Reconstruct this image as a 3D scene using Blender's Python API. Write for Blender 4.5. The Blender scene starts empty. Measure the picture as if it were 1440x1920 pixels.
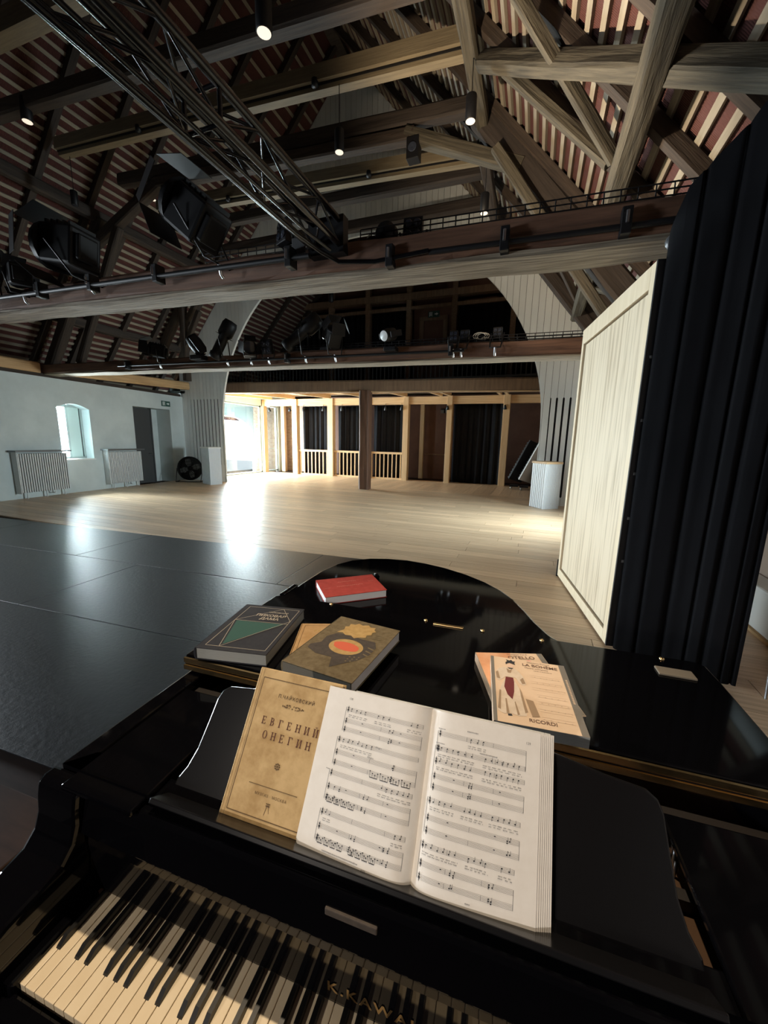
import bpy, bmesh, math, random
from mathutils import Vector, Matrix, noise

random.seed(7)
PI = math.pi
scene = bpy.context.scene
COL = scene.collection
R = math.radians

# ------------------------------------------------------------------ camera
EYE = Vector((0, 0, 1.67))
def camera_axes(pitch=10.5, roll=1.2, yaw=21.0):
    p, r, y = R(pitch), R(roll), R(yaw)
    f = Vector((0, math.cos(p), -math.sin(p)))
    rt = Vector((1, 0, 0))
    up = rt.cross(f)
    rr = math.cos(r) * rt + math.sin(r) * up
    uu = -math.sin(r) * rt + math.cos(r) * up
    m = Matrix.Rotation(y, 3, 'Z')
    return m @ rr, m @ uu, m @ f
cr, cu, cf = camera_axes()
cam_data = bpy.data.cameras.new('camera')
cam_data.sensor_fit = 'HORIZONTAL'
cam_data.sensor_width = 36
cam_data.lens = 18.0
cam_data.clip_start = 0.02
cam_data.clip_end = 200
cam = bpy.data.objects.new('camera', cam_data)
COL.objects.link(cam)
cam.matrix_world = Matrix(((cr.x, cu.x, -cf.x, EYE.x), (cr.y, cu.y, -cf.y, EYE.y), (cr.z, cu.z, -cf.z, EYE.z), (0, 0, 0, 1)))
scene.camera = cam

# ------------------------------------------------------------------ world, exposure, daylight and lamps
scene.view_settings.view_transform = 'Standard'
scene.view_settings.look = 'None'
scene.view_settings.gamma = 1
scene.view_settings.use_curve_mapping = False
scene.view_settings.exposure = 0.12
world = bpy.data.worlds.new('sky')
scene.world = world
world.use_nodes = True
bg = world.node_tree.nodes['Background']
bg.inputs[0].default_value = (0.86, 0.93, 1.0, 1)
bg.inputs[1].default_value = 2.5

def area(name, loc, target, sx, sy, power, color):
    d = bpy.data.lights.new(name, 'AREA')
    d.shape = 'RECTANGLE'; d.size = sx; d.size_y = sy; d.energy = power; d.color = color
    o = bpy.data.objects.new(name, d); COL.objects.link(o)
    o.location = loc
    o.rotation_euler = (Vector(target) - Vector(loc)).to_track_quat('-Z', 'Y').to_euler()
    return o
def spot(name, loc, target, power, color, angle, blend=0.4, radius=0.06):
    d = bpy.data.lights.new(name, 'SPOT')
    d.energy = power; d.color = color; d.spot_size = R(angle); d.spot_blend = blend; d.shadow_soft_size = radius
    o = bpy.data.objects.new(name, d); COL.objects.link(o)
    o.location = loc
    o.rotation_euler = (Vector(target) - Vector(loc)).to_track_quat('-Z', 'Y').to_euler()
    return o
DAY = (0.84, 0.93, 1.0)
WARM = (1.0, 0.80, 0.56)
# daylight outside the glazed bay and the deep window; unseen fill lights added further back and on the right
area('daylight_bay', (-13.62, 14.3, 1.36), (-5, 14.3, 1.36), 3.9, 2.7, 2600, DAY)
area('daylight_window', (-13.85, 7.37, 1.8), (-5, 6.5, 0.9), 1.1, 1.8, 3600, DAY)
area('fill_light_right', (2.75, 8.6, 2.0), (-9, 7.6, -0.6), 1.2, 1.7, 400, DAY).data.spread = R(110)  # unseen source added to brighten the left wall
area('daylight_window_rear', (-12.15, 1.9, 1.75), (-2, 2.4, 0.9), 1.5, 1.6, 118, DAY).data.spread = R(75)  # unseen fill light added to brighten the left wall
area('fill_light_rear_b', (-11.75, -2.4, 1.75), (-2, 0.5, 0.9), 1.5, 1.6, 118, DAY).data.spread = R(75)
# one unseen fill spot added behind the player to brighten the pages; house lamps: one pendant above the piano, one uplight standing behind the near tie beam
spot('piano_lamp', (-0.9, 1.35, 5.3), (-0.4, 0.62, 0.9), 560, WARM, 34, 0.7, 0.05)
spot('player_fill_light', (-1.3, -3.2, 2.75), (-0.35, 0.6, 1.0), 260, (1.0, 0.90, 0.80), 32, 0.8, 0.04)
spot('beam_uplight', (-1.9, 4.15, 3.62), (-0.1, 5.7, 5.7), 620, WARM, 115, 0.6, 0.05)

# ------------------------------------------------------------------ materials
MATS = {}
def nodes_of(m):
    nt = m.node_tree
    return nt, nt.nodes['Principled BSDF']
def mat(name, color, rough=0.6, metal=0.0, spec=None, noise_amt=0.0, noise_scale=8, stretch=(1, 1, 1), bump=0.0, color2=None, emit=None, emit_s=0,
        rnd=0.0, coat=0.0, sheen=0.0, detail=4, contrast=(0.3, 0.7), rough_var=0.0):
    m = bpy.data.materials.new(name); m.use_nodes = True
    nt, b = nodes_of(m)
    c = tuple(color) + (1,)
    b.inputs['Base Color'].default_value = c
    b.inputs['Roughness'].default_value = rough
    b.inputs['Metallic'].default_value = metal
    if spec is not None: b.inputs['Specular IOR Level'].default_value = spec
    if coat: b.inputs['Coat Weight'].default_value = coat; b.inputs['Coat Roughness'].default_value = 0.05
    if sheen: b.inputs['Sheen Weight'].default_value = sheen
    if emit: b.inputs['Emission Color'].default_value = tuple(emit) + (1,); b.inputs['Emission Strength'].default_value = emit_s
    if color2 is not None or bump or rnd or rough_var:
        tc = nt.nodes.new('ShaderNodeTexCoord'); mp = nt.nodes.new('ShaderNodeMapping')
        mp.inputs['Scale'].default_value = stretch
        nt.links.new(tc.outputs['Object'], mp.inputs['Vector'])
        nz = nt.nodes.new('ShaderNodeTexNoise'); nz.inputs['Scale'].default_value = noise_scale; nz.inputs['Detail'].default_value = detail
        nz.inputs['Roughness'].default_value = 0.6
        nt.links.new(mp.outputs['Vector'], nz.inputs['Vector'])
        out = None
        if rnd:
            oi = nt.nodes.new('ShaderNodeObjectInfo')
            add = nt.nodes.new('ShaderNodeVectorMath'); add.operation = 'ADD'
            mul = nt.nodes.new('ShaderNodeMath'); mul.operation = 'MULTIPLY'; mul.inputs[1].default_value = 37.0
            nt.links.new(oi.outputs['Random'], mul.inputs[0])
            nt.links.new(mp.outputs['Vector'], add.inputs[0]); nt.links.new(mul.outputs[0], add.inputs[1])
            nt.links.new(add.outputs[0], nz.inputs['Vector'])
        if color2 is not None:
            rp = nt.nodes.new('ShaderNodeValToRGB')
            rp.color_ramp.elements[0].color = c; rp.color_ramp.elements[1].color = tuple(color2) + (1,)
            rp.color_ramp.elements[0].position = contrast[0]; rp.color_ramp.elements[1].position = contrast[1]
            nt.links.new(nz.outputs['Fac'], rp.inputs['Fac'])
            out = rp.outputs['Color']
            if rnd:
                hs = nt.nodes.new('ShaderNodeHueSaturation')
                mr = nt.nodes.new('ShaderNodeMapRange'); mr.inputs['To Min'].default_value = 1 - rnd; mr.inputs['To Max'].default_value = 1 + rnd
                nt.links.new(oi.outputs['Random'], mr.inputs['Value']); nt.links.new(mr.outputs['Result'], hs.inputs['Value'])
                nt.links.new(out, hs.inputs['Color']); out = hs.outputs['Color']
            nt.links.new(out, b.inputs['Base Color'])
        if bump:
            bp = nt.nodes.new('ShaderNodeBump'); bp.inputs['Strength'].default_value = bump; bp.inputs['Distance'].default_value = 0.02
            nt.links.new(nz.outputs['Fac'], bp.inputs['Height']); nt.links.new(bp.outputs['Normal'], b.inputs['Normal'])
        if rough_var:
            mr2 = nt.nodes.new('ShaderNodeMapRange'); mr2.inputs['To Min'].default_value = max(0.02, rough - rough_var); mr2.inputs['To Max'].default_value = rough + rough_var
            nt.links.new(nz.outputs['Fac'], mr2.inputs['Value']); nt.links.new(mr2.outputs['Result'], b.inputs['Roughness'])
    MATS[name] = m
    return m
M = MATS
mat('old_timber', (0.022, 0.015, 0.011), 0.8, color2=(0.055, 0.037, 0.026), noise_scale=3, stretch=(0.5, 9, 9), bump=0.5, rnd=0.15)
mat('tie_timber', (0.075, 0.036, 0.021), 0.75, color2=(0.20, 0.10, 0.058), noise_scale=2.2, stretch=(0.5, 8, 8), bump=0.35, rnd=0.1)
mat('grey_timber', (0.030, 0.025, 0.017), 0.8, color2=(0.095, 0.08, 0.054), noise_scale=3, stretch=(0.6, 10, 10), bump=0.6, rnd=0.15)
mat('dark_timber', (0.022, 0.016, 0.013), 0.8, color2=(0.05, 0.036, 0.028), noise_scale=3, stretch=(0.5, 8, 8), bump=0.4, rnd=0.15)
mat('wane_lit', (0.10, 0.075, 0.05), 0.85, color2=(0.36, 0.30, 0.22), noise_scale=2.6, stretch=(0.6, 14, 14), bump=0.7, detail=8)  # pale wane wood, with floor-bounce light put into its colour
mat('pale_timber', (0.13, 0.10, 0.06), 0.7, color2=(0.21, 0.165, 0.10), noise_scale=3, stretch=(0.5, 10, 10), bump=0.2, rnd=0.08)
mat('honey_timber', (0.42, 0.25, 0.11), 0.65, color2=(0.62, 0.40, 0.20), noise_scale=2.5, stretch=(0.4, 8, 8), bump=0.15, rnd=0.06)
mat('pine', (0.60, 0.39, 0.20), 0.55, color2=(0.74, 0.52, 0.30), noise_scale=2.5, stretch=(0.5, 9, 9), rnd=0.06)
mat('batten', (0.21, 0.18, 0.135), 0.8, color2=(0.30, 0.26, 0.20), noise_scale=4, stretch=(0.4, 8, 8), rnd=0.1)
mat('oak_plank', (0.47, 0.32, 0.195), 0.40, color2=(0.69, 0.51, 0.34), noise_scale=3, stretch=(0.45, 12, 3), rnd=0.13, rough_var=0.06)
mat('brown_floor', (0.024, 0.012, 0.008), 0.7, spec=0.1, color2=(0.04, 0.021, 0.014), noise_scale=4, stretch=(1, 8, 1))
mat('dance_vinyl', (0.006, 0.007, 0.0085), 0.37, color2=(0.012, 0.013, 0.016), noise_scale=30, stretch=(1, 1, 1), bump=0.12, rough_var=0.05, spec=0.6)
mat('plaster', (0.50, 0.56, 0.56), 0.9, color2=(0.60, 0.66, 0.66), noise_scale=1.5, bump=0.08, detail=6)
mat('brown_plaster', (0.36, 0.27, 0.22), 0.9, color2=(0.42, 0.32, 0.26), noise_scale=2)
mat('white_board', (0.70, 0.735, 0.74), 0.6, color2=(0.78, 0.81, 0.81), noise_scale=2, stretch=(1, 1, 0.4), rnd=0.03)
mat('pale_render', (0.21, 0.245, 0.245), 0.9)
mat('white_paint', (0.74, 0.75, 0.74), 0.5)
mat('enamel', (0.60, 0.62, 0.62), 0.35)
mat('shelf_steel', (0.16, 0.165, 0.17), 0.4, metal=0.6)
mat('slot_black', (0.004, 0.004, 0.005), 0.9)
mat('black_metal', (0.006, 0.006, 0.0075), 0.5, spec=0.35)
mat('truss_metal', (0.005, 0.005, 0.0065), 0.22, metal=0.0, spec=0.5)
mat('steel', (0.55, 0.56, 0.58), 0.28, metal=1.0)
mat('cable_white', (0.55, 0.53, 0.48), 0.5)
mat('velvet', (0.0065, 0.0068, 0.0095), 0.85, color2=(0.011, 0.0115, 0.015), noise_scale=18, stretch=(1, 1, 0.2), spec=0.2)
mat('stage_drape', (0.0033, 0.0034, 0.0045), 0.85, color2=(0.0052, 0.0054, 0.0068), noise_scale=18, stretch=(1, 1, 0.2), spec=0.12)
mat('oak_panel', (0.44, 0.345, 0.225), 0.5, contrast=(0.32, 0.52), color2=(0.68, 0.57, 0.415), noise_scale=3, stretch=(9, 9, 0.35), rnd=0.02)
mat('oak_frame', (0.64, 0.52, 0.35), 0.5, color2=(0.74, 0.62, 0.45), noise_scale=3, stretch=(6, 6, 0.5))
mat('door_grey', (0.045, 0.048, 0.05), 0.6)
mat('gallery_wood', (0.17, 0.105, 0.065), 0.7, color2=(0.27, 0.175, 0.11), noise_scale=2.5, stretch=(6, 6, 0.5), rnd=0.08)
mat('gallery_wall', (0.14, 0.07, 0.05), 0.8, color2=(0.19, 0.10, 0.07), noise_scale=2, stretch=(1, 1, 1))
mat('lamp_glow', (0.5, 0.45, 0.38), 0.5, emit=(1.0, 0.86, 0.68), emit_s=0.85)
mat('lens_dark', (0.03, 0.035, 0.05), 0.1, spec=0.7)
mat('exit_green', (0.03, 0.09, 0.07), 0.5)
mat('exit_white', (0.75, 0.8, 0.78), 0.5)
mat('piano_black', (0.0022, 0.0022, 0.0030), 0.055, spec=0.26)
mat('desk_black', (0.0065, 0.0065, 0.0075), 0.22, spec=0.4)
mat('case_inside', (0.012, 0.009, 0.008), 0.5)
mat('plate_bronze', (0.10, 0.055, 0.03), 0.45, metal=0.5)
mat('brass', (0.78, 0.56, 0.28), 0.26, metal=1.0)
mat('felt', (0.20, 0.17, 0.13), 0.95)
mat('ivory', (0.74, 0.60, 0.40), 0.35, color2=(0.80, 0.67, 0.47), noise_scale=12, rnd=0.03)
mat('ebony', (0.006, 0.006, 0.006), 0.35)
mat('paper', (0.80, 0.765, 0.72), 0.8, color2=(0.85, 0.82, 0.78), noise_scale=40)
mat('page_edge', (0.62, 0.56, 0.46), 0.9, color2=(0.72, 0.67, 0.58), noise_scale=20, stretch=(1, 1, 60))
mat('page_edge_white', (0.78, 0.80, 0.82), 0.9, color2=(0.86, 0.87, 0.88), noise_scale=20, stretch=(1, 1, 60))
mat('page_edge_grey', (0.34, 0.35, 0.33), 0.9, color2=(0.44, 0.45, 0.43), noise_scale=20, stretch=(1, 1, 60))
mat('page_edge_brown', (0.12, 0.105, 0.08), 0.9, color2=(0.17, 0.15, 0.115), noise_scale=20, stretch=(1, 1, 60))
mat('ink', (0.03, 0.03, 0.035), 0.8)
mat('staff_ink', (0.24, 0.24, 0.245), 0.8)
mat('sepia_ink', (0.115, 0.038, 0.022), 0.8)
mat('brown_ink', (0.13, 0.075, 0.032), 0.8)
mat('kraft_cover', (0.43, 0.28, 0.125), 0.75, spec=0.2, color2=(0.62, 0.44, 0.225), noise_scale=22, detail=8, bump=0.05, contrast=(0.35, 0.62))
mat('charcoal_cover', (0.022, 0.022, 0.028), 0.6, spec=0.2, color2=(0.030, 0.030, 0.036), noise_scale=60)
mat('green_cloth', (0.018, 0.075, 0.060), 0.7)
mat('gold_print', (0.46, 0.40, 0.31), 0.5)
mat('olive_cover', (0.125, 0.094, 0.052), 0.8, spec=0.15, color2=(0.19, 0.15, 0.09), noise_scale=60)
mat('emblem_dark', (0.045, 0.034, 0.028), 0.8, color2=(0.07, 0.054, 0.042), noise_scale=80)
mat('emblem_gold', (0.38, 0.235, 0.075), 0.7, color2=(0.50, 0.33, 0.13), noise_scale=60)
mat('emblem_red', (0.62, 0.115, 0.055), 0.7)
mat('tan_cover', (0.40, 0.235, 0.095), 0.75, color2=(0.50, 0.32, 0.15), noise_scale=30)
mat('red_cover', (0.30, 0.040, 0.034), 0.7, spec=0.2, color2=(0.40, 0.06, 0.05), noise_scale=40)
mat('red_print', (0.50, 0.16, 0.13), 0.6)
mat('cream_cover', (0.76, 0.565, 0.40), 0.6, color2=(0.82, 0.63, 0.46), noise_scale=10)
mat('cream_faint', (0.62, 0.47, 0.34), 0.7)
mat('grey_strip', (0.20, 0.185, 0.165), 0.6)
mat('score_ink', (0.17, 0.10, 0.07), 0.7)
mat('peach_print', (0.72, 0.33, 0.17), 0.7, color2=(0.78, 0.45, 0.27), noise_scale=20)
mat('dress_cream', (0.66, 0.54, 0.42), 0.8, color2=(0.78, 0.66, 0.54), noise_scale=50)
mat('dress_shade', (0.36, 0.25, 0.16), 0.8)
mat('dress_maroon', (0.16, 0.025, 0.028), 0.8)
mat('skin_print', (0.78, 0.56, 0.43), 0.8)
mat('pink_tab', (0.80, 0.25, 0.26), 0.7)
mat('crate_wood', (0.020, 0.010, 0.007), 0.65, spec=0.12, color2=(0.034, 0.018, 0.012), noise_scale=5, stretch=(1, 6, 6))
mat('chrome', (0.8, 0.8, 0.8), 0.12, metal=1.0)
mat('mesh_white', (0.66, 0.71, 0.76), 0.45, color2=(0.76, 0.81, 0.85), noise_scale=60)
mat('shutter_green', (0.50, 0.60, 0.565), 0.6)
mat('frame_green', (0.36, 0.42, 0.40), 0.5)

def glass_mat():
    m = bpy.data.materials.new('glass'); m.use_nodes = True
    nt = m.node_tree; nt.nodes.clear()
    o = nt.nodes.new('ShaderNodeOutputMaterial'); mx = nt.nodes.new('ShaderNodeMixShader')
    t = nt.nodes.new('ShaderNodeBsdfTransparent'); g = nt.nodes.new('ShaderNodeBsdfGlossy'); lw_ = nt.nodes.new('ShaderNodeLayerWeight'); lw_.inputs['Blend'].default_value = 0.5
    pw = nt.nodes.new('ShaderNodeMath'); pw.operation = 'POWER'; pw.inputs[1].default_value = 4.0
    fr = nt.nodes.new('ShaderNodeMath'); fr.operation = 'MULTIPLY_ADD'; fr.inputs[1].default_value = 0.8; fr.inputs[2].default_value = 0.04
    nt.links.new(lw_.outputs['Facing'], pw.inputs[0]); nt.links.new(pw.outputs[0], fr.inputs[0])
    t.inputs[0].default_value = (0.93, 0.97, 0.96, 1); g.inputs['Roughness'].default_value = 0.02
    nt.links.new(fr.outputs[0], mx.inputs[0]); nt.links.new(t.outputs[0], mx.inputs[1]); nt.links.new(g.outputs[0], mx.inputs[2])
    nt.links.new(mx.outputs[0], o.inputs[0])
    MATS['glass'] = m
glass_mat()
def tile_mat():
    m = bpy.data.materials.new('roof_tile'); m.use_nodes = True
    nt, b = nodes_of(m)
    tc = nt.nodes.new('ShaderNodeTexCoord')
    nz = nt.nodes.new('ShaderNodeTexNoise'); nz.inputs['Scale'].default_value = 3
    wv = nt.nodes.new('ShaderNodeTexWave'); wv.inputs['Scale'].default_value = 16; wv.bands_direction = 'Y'; wv.inputs['Distortion'].default_value = 1.5
    nt.links.new(tc.outputs['Object'], nz.inputs['Vector']); nt.links.new(tc.outputs['Object'], wv.inputs['Vector'])
    rp = nt.nodes.new('ShaderNodeValToRGB')
    rp.color_ramp.elements[0].color = (0.062, 0.018, 0.015, 1); rp.color_ramp.elements[1].color = (0.11, 0.034, 0.027, 1)
    nt.links.new(nz.outputs['Fac'], rp.inputs['Fac']); nt.links.new(rp.outputs['Color'], b.inputs['Base Color'])
    bp = nt.nodes.new('ShaderNodeBump'); bp.inputs['Strength'].default_value = 0.5; bp.inputs['Distance'].default_value = 0.02
    nt.links.new(wv.outputs['Fac'], bp.inputs['Height']); nt.links.new(bp.outputs['Normal'], b.inputs['Normal'])
    b.inputs['Roughness'].default_value = 0.85
    MATS['roof_tile'] = m
tile_mat()
def brick_mat():
    m = bpy.data.materials.new('brick'); m.use_nodes = True
    nt, b = nodes_of(m)
    tc = nt.nodes.new('ShaderNodeTexCoord'); mp = nt.nodes.new('ShaderNodeMapping')
    br = nt.nodes.new('ShaderNodeTexBrick'); br.inputs['Scale'].default_value = 3.2
    br.inputs['Color1'].default_value = (0.42, 0.27, 0.20, 1); br.inputs['Color2'].default_value = (0.55, 0.40, 0.31, 1); br.inputs['Mortar'].default_value = (0.5, 0.45, 0.4, 1)
    sp = nt.nodes.new('ShaderNodeSeparateXYZ'); ad = nt.nodes.new('ShaderNodeMath'); cb = nt.nodes.new('ShaderNodeCombineXYZ')
    nt.links.new(tc.outputs['Object'], sp.inputs[0]); nt.links.new(sp.outputs['X'], ad.inputs[0]); nt.links.new(sp.outputs['Y'], ad.inputs[1])
    nt.links.new(ad.outputs[0], cb.inputs['X']); nt.links.new(sp.outputs['Z'], cb.inputs['Y']); nt.links.new(cb.outputs[0], mp.inputs['Vector']); nt.links.new(mp.outputs['Vector'], br.inputs['Vector'])
    nt.links.new(br.outputs['Color'], b.inputs['Base Color']); b.inputs['Roughness'].default_value = 0.9
    MATS['brick'] = m
brick_mat()

# ------------------------------------------------------------------ helpers
def world_mat(o):
    m = o.matrix_basis.copy()
    p = o.parent
    while p is not None:
        m = p.matrix_basis @ m
        p = p.parent
    return m
def link(name, mesh, parent=None, matrix=None):
    o = bpy.data.objects.new(name, mesh); COL.objects.link(o)
    mw = matrix if matrix is not None else Matrix.Identity(4)
    if parent is not None:
        o.parent = parent
        o.matrix_parent_inverse = Matrix.Identity(4)
        o.matrix_basis = world_mat(parent).inverted() @ mw
    else:
        o.matrix_basis = mw
    return o
def tag(o, label, cat, group=None):
    o['label'] = label; o['category'] = cat
    if group: o['group'] = group
    return o
def thing(name, label, cat, loc=(0, 0, 0), rz=0.0, group=None, matrix=None):
    o = bpy.data.objects.new(name, None); COL.objects.link(o)
    o.empty_display_size = 0.1
    o.matrix_basis = matrix if matrix is not None else Matrix.Translation(loc) @ Matrix.Rotation(rz, 4, 'Z')
    return tag(o, label, cat, group)
def struct(o):
    o['kind'] = 'structure'; return o

class MB:
    """collects shapes and links them as one mesh object"""
    def __init__(self, smooth=False):
        self.v = []; self.f = []; self.mi = []; self.sm = []; self.smooth = smooth; self.cur = 0
    def add(self, vs, fs, smooth=None):
        n = len(self.v); self.v.extend(Vector(v) for v in vs)
        for f in fs:
            self.f.append([i + n for i in f]); self.mi.append(self.cur); self.sm.append(self.smooth if smooth is None else smooth)
        return self
    def box(self, x0, x1, y0, y1, z0, z1):
        vs = [(x, y, z) for z in (z0, z1) for y in (y0, y1) for x in (x0, x1)]
        return self.add(vs, [(0, 2, 3, 1), (4, 5, 7, 6), (0, 1, 5, 4), (2, 6, 7, 3), (0, 4, 6, 2), (1, 3, 7, 5)], False)
    def obox(self, mtx, sx, sy, sz):
        vs = [mtx @ Vector((x * sx / 2, y * sy / 2, z * sz / 2)) for z in (-1, 1) for y in (-1, 1) for x in (-1, 1)]
        return self.add(vs, [(0, 2, 3, 1), (4, 5, 7, 6), (0, 1, 5, 4), (2, 6, 7, 3), (0, 4, 6, 2), (1, 3, 7, 5)], False)
    def prism(self, poly, fn):
        """poly: list of 2-D points; fn(p, k) -> 3-D point for the two caps k = 0, 1"""
        n = len(poly)
        vs = [fn(p, 0) for p in poly] + [fn(p, 1) for p in poly]
        fs = [tuple(range(n - 1, -1, -1)), tuple(range(n, 2 * n))] + [(i, (i + 1) % n, n + (i + 1) % n, n + i) for i in range(n)]
        return self.add(vs, fs, False)
    def tube(self, pts, r, n=10, cap=True, closed=False):
        pts = [Vector(p) for p in pts]
        rs = r if isinstance(r, (list, tuple)) else [r] * len(pts)
        rings = []; ref = None
        m = len(pts)
        for i, p in enumerate(pts):
            if closed: t = pts[(i + 1) % m] - pts[i - 1]
            else: t = (pts[min(i + 1, m - 1)] - pts[max(i - 1, 0)])
            t.normalize()
            if ref is None: ref = t.orthogonal().normalized()
            else:
                ref = ref - t * ref.dot(t)
                ref = ref.normalized() if ref.length > 1e-6 else t.orthogonal().normalized()
            b = t.cross(ref)
            rings.append([p + (ref * math.cos(2 * PI * k / n) + b * math.sin(2 * PI * k / n)) * rs[i] for k in range(n)])
        vs = [v for ring in rings for v in ring]; fs = []
        for i in range(m if closed else m - 1):
            j = (i + 1) % m
            for k in range(n):
                fs.append((i * n + k, i * n + (k + 1) % n, j * n + (k + 1) % n, j * n + k))
        self.add(vs, fs, True)
        if cap and not closed:
            self.add(rings[0], [tuple(range(n - 1, -1, -1))], False); self.add(rings[-1], [tuple(range(n))], False)
        return self
    def lathe(self, prof, mtx, n=20):
        """prof: (radius, z) list revolved about local Z of mtx"""
        vs = [mtx @ Vector((r * math.cos(2 * PI * k / n), r * math.sin(2 * PI * k / n), z)) for r, z in prof for k in range(n)]
        fs = [(i * n + k, i * n + (k + 1) % n, (i + 1) * n + (k + 1) % n, (i + 1) * n + k) for i in range(len(prof) - 1) for k in range(n)]
        self.add(vs, fs, True)
        if prof[0][0] > 1e-5: self.add(vs[:n], [tuple(range(n - 1, -1, -1))], False)
        if prof[-1][0] > 1e-5: self.add(vs[-n:], [tuple(range(n))], False)
        return self
    def mesh(self, name, mats):
        me = bpy.data.meshes.new(name)
        me.from_pydata([tuple(v) for v in self.v], [], self.f)
        for mm in (mats if isinstance(mats, (list, tuple)) else [mats]): me.materials.append(M[mm])
        me.polygons.foreach_set('material_index', self.mi); me.polygons.foreach_set('use_smooth', self.sm)
        me.validate(); me.update()
        return me
    def build(self, name, mats, parent=None, matrix=None, bevel=0.0, local=False):
        """vertices are world coordinates unless local / matrix says otherwise"""
        if matrix is None and parent is not None and not local:
            inv = world_mat(parent).inverted()
            self.v = [inv @ v for v in self.v]
            o = bpy.data.objects.new(name, self.mesh(name, mats)); COL.objects.link(o); o.parent = parent
        elif local:
            o = bpy.data.objects.new(name, self.mesh(name, mats)); COL.objects.link(o); o.parent = parent
        else:
            o = link(name, self.mesh(name, mats), parent, matrix)
        if bevel:
            bv = o.modifiers.new('bevel', 'BEVEL'); bv.width = bevel; bv.segments = 2; bv.limit_method = 'ANGLE'; bv.angle_limit = R(40)
        return o

def dirmat(p0, p1, up=(0, 0, 1)):
    """matrix at the middle of p0-p1 with local X along it"""
    p0, p1 = Vector(p0), Vector(p1)
    x = (p1 - p0).normalized(); u = Vector(up)
    if abs(x.dot(u)) > 0.98: u = Vector((0, 1, 0)) if abs(x.y) < 0.9 else Vector((1, 0, 0))
    y = u.cross(x).normalized(); z = x.cross(y)
    m = Matrix((x, y, z)).transposed().to_4x4()
    m.translation = (p0 + p1) / 2
    return m
_bar_id = [0]
def bar(name, p0, p1, w, h, material, parent=None, rough=0.0, segs=1, up=(0, 0, 1), bevel=0.0):
    """timber of width w (sideways) and height h; rough > 0 makes an uneven hand-hewn one"""
    p0, p1 = Vector(p0), Vector(p1); L = (p1 - p0).length
    _bar_id[0] += 1; sd = _bar_id[0] * 7.31
    mb = MB()
    prof = [(-.5, -.5), (.5, -.5), (.5, .5), (-.5, .5)]
    if rough > 0:
        c = 0.13
        prof = [(-.5 + c, -.5), (0, -.51), (.5 - c, -.5), (.5, -.5 + c), (.505, 0), (.5, .5 - c), (.5 - c, .5), (0, .5), (-.5 + c, .5), (-.5, .5 - c), (-.505, 0), (-.5, -.5 + c)]
    n = len(prof); rings = []
    for i in range(segs + 1):
        t = i / segs
        ring = []
        for k, (a, b) in enumerate(prof):
            dy = dz = 0
            if rough:
                dy = rough * noise.noise(Vector((t * L * 1.3 + sd, k * 1.7, 0.3))); dz = rough * noise.noise(Vector((t * L * 1.3 + sd, k * 1.7, 9.1)))
            ring.append(Vector((-L / 2 + t * L, a * w + dy, b * h + dz)))
        rings.append(ring)
    vs = [v for r in rings for v in r]
    fs = [(i * n + k, i * n + (k + 1) % n, (i + 1) * n + (k + 1) % n, (i + 1) * n + k) for i in range(segs) for k in range(n)]
    mb.add(vs, fs, False); mb.add(rings[0], [tuple(range(n - 1, -1, -1))]); mb.add(rings[-1], [tuple(range(n))])
    # face winding outward
    for f in mb.f: f.reverse()
    return mb.build(name, material, parent, matrix=dirmat(p0, p1, up), bevel=bevel)

def copy_tree(o, parent=None, matrix=None):
    c = o.copy(); COL.objects.link(c)
    if parent is not None: c.parent = parent
    if matrix is not None: c.matrix_basis = matrix
    for ch in list(o.children): copy_tree(ch, c)
    return c

def text_mesh(txt, size, align='CENTER', space=1.0, offset=0.0, shear=0.0):
    cu_ = bpy.data.curves.new('txt', 'FONT'); cu_.body = txt; cu_.size = size; cu_.align_x = align; cu_.align_y = 'CENTER'
    cu_.space_character = space; cu_.offset = offset; cu_.shear = shear; cu_.resolution_u = 3; cu_.fill_mode = 'FRONT'
    ob = bpy.data.objects.new('txt', cu_); COL.objects.link(ob)
    dg = bpy.context.evaluated_depsgraph_get()
    me = bpy.data.meshes.new_from_object(ob.evaluated_get(dg))
    vs = [v.co.copy() for v in me.vertices]; fs = [tuple(p.vertices) for p in me.polygons]
    bpy.data.objects.remove(ob); bpy.data.curves.remove(cu_); bpy.data.meshes.remove(me)
    return vs, fs

# ================================================================== THE SETTING
XR, HW0, ZR0, SL = -5.75, 5.95, 5.5, 1.12            # ridge line, half width of the roof at height ZR0, slope
Y0, Y1 = -7.0, 19.0
def roof_z(x): return ZR0 - SL * (abs(x - XR) - HW0)
RIDGE = roof_z(XR)
SLEN = math.hypot(1, SL)
def roof_pt(side, dx, y, below=0.0):
    """point on the underside of the roof, dx sideways from the ridge, 'below' metres inside it (square to the slope)"""
    n = Vector((-side * SL, 0, -1)).normalized()
    return Vector((XR + side * dx, y, RIDGE - SL * dx)) + n * below
def left_wall_x(y): return -12.24 - 0.1 * (y - 5.3)

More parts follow.
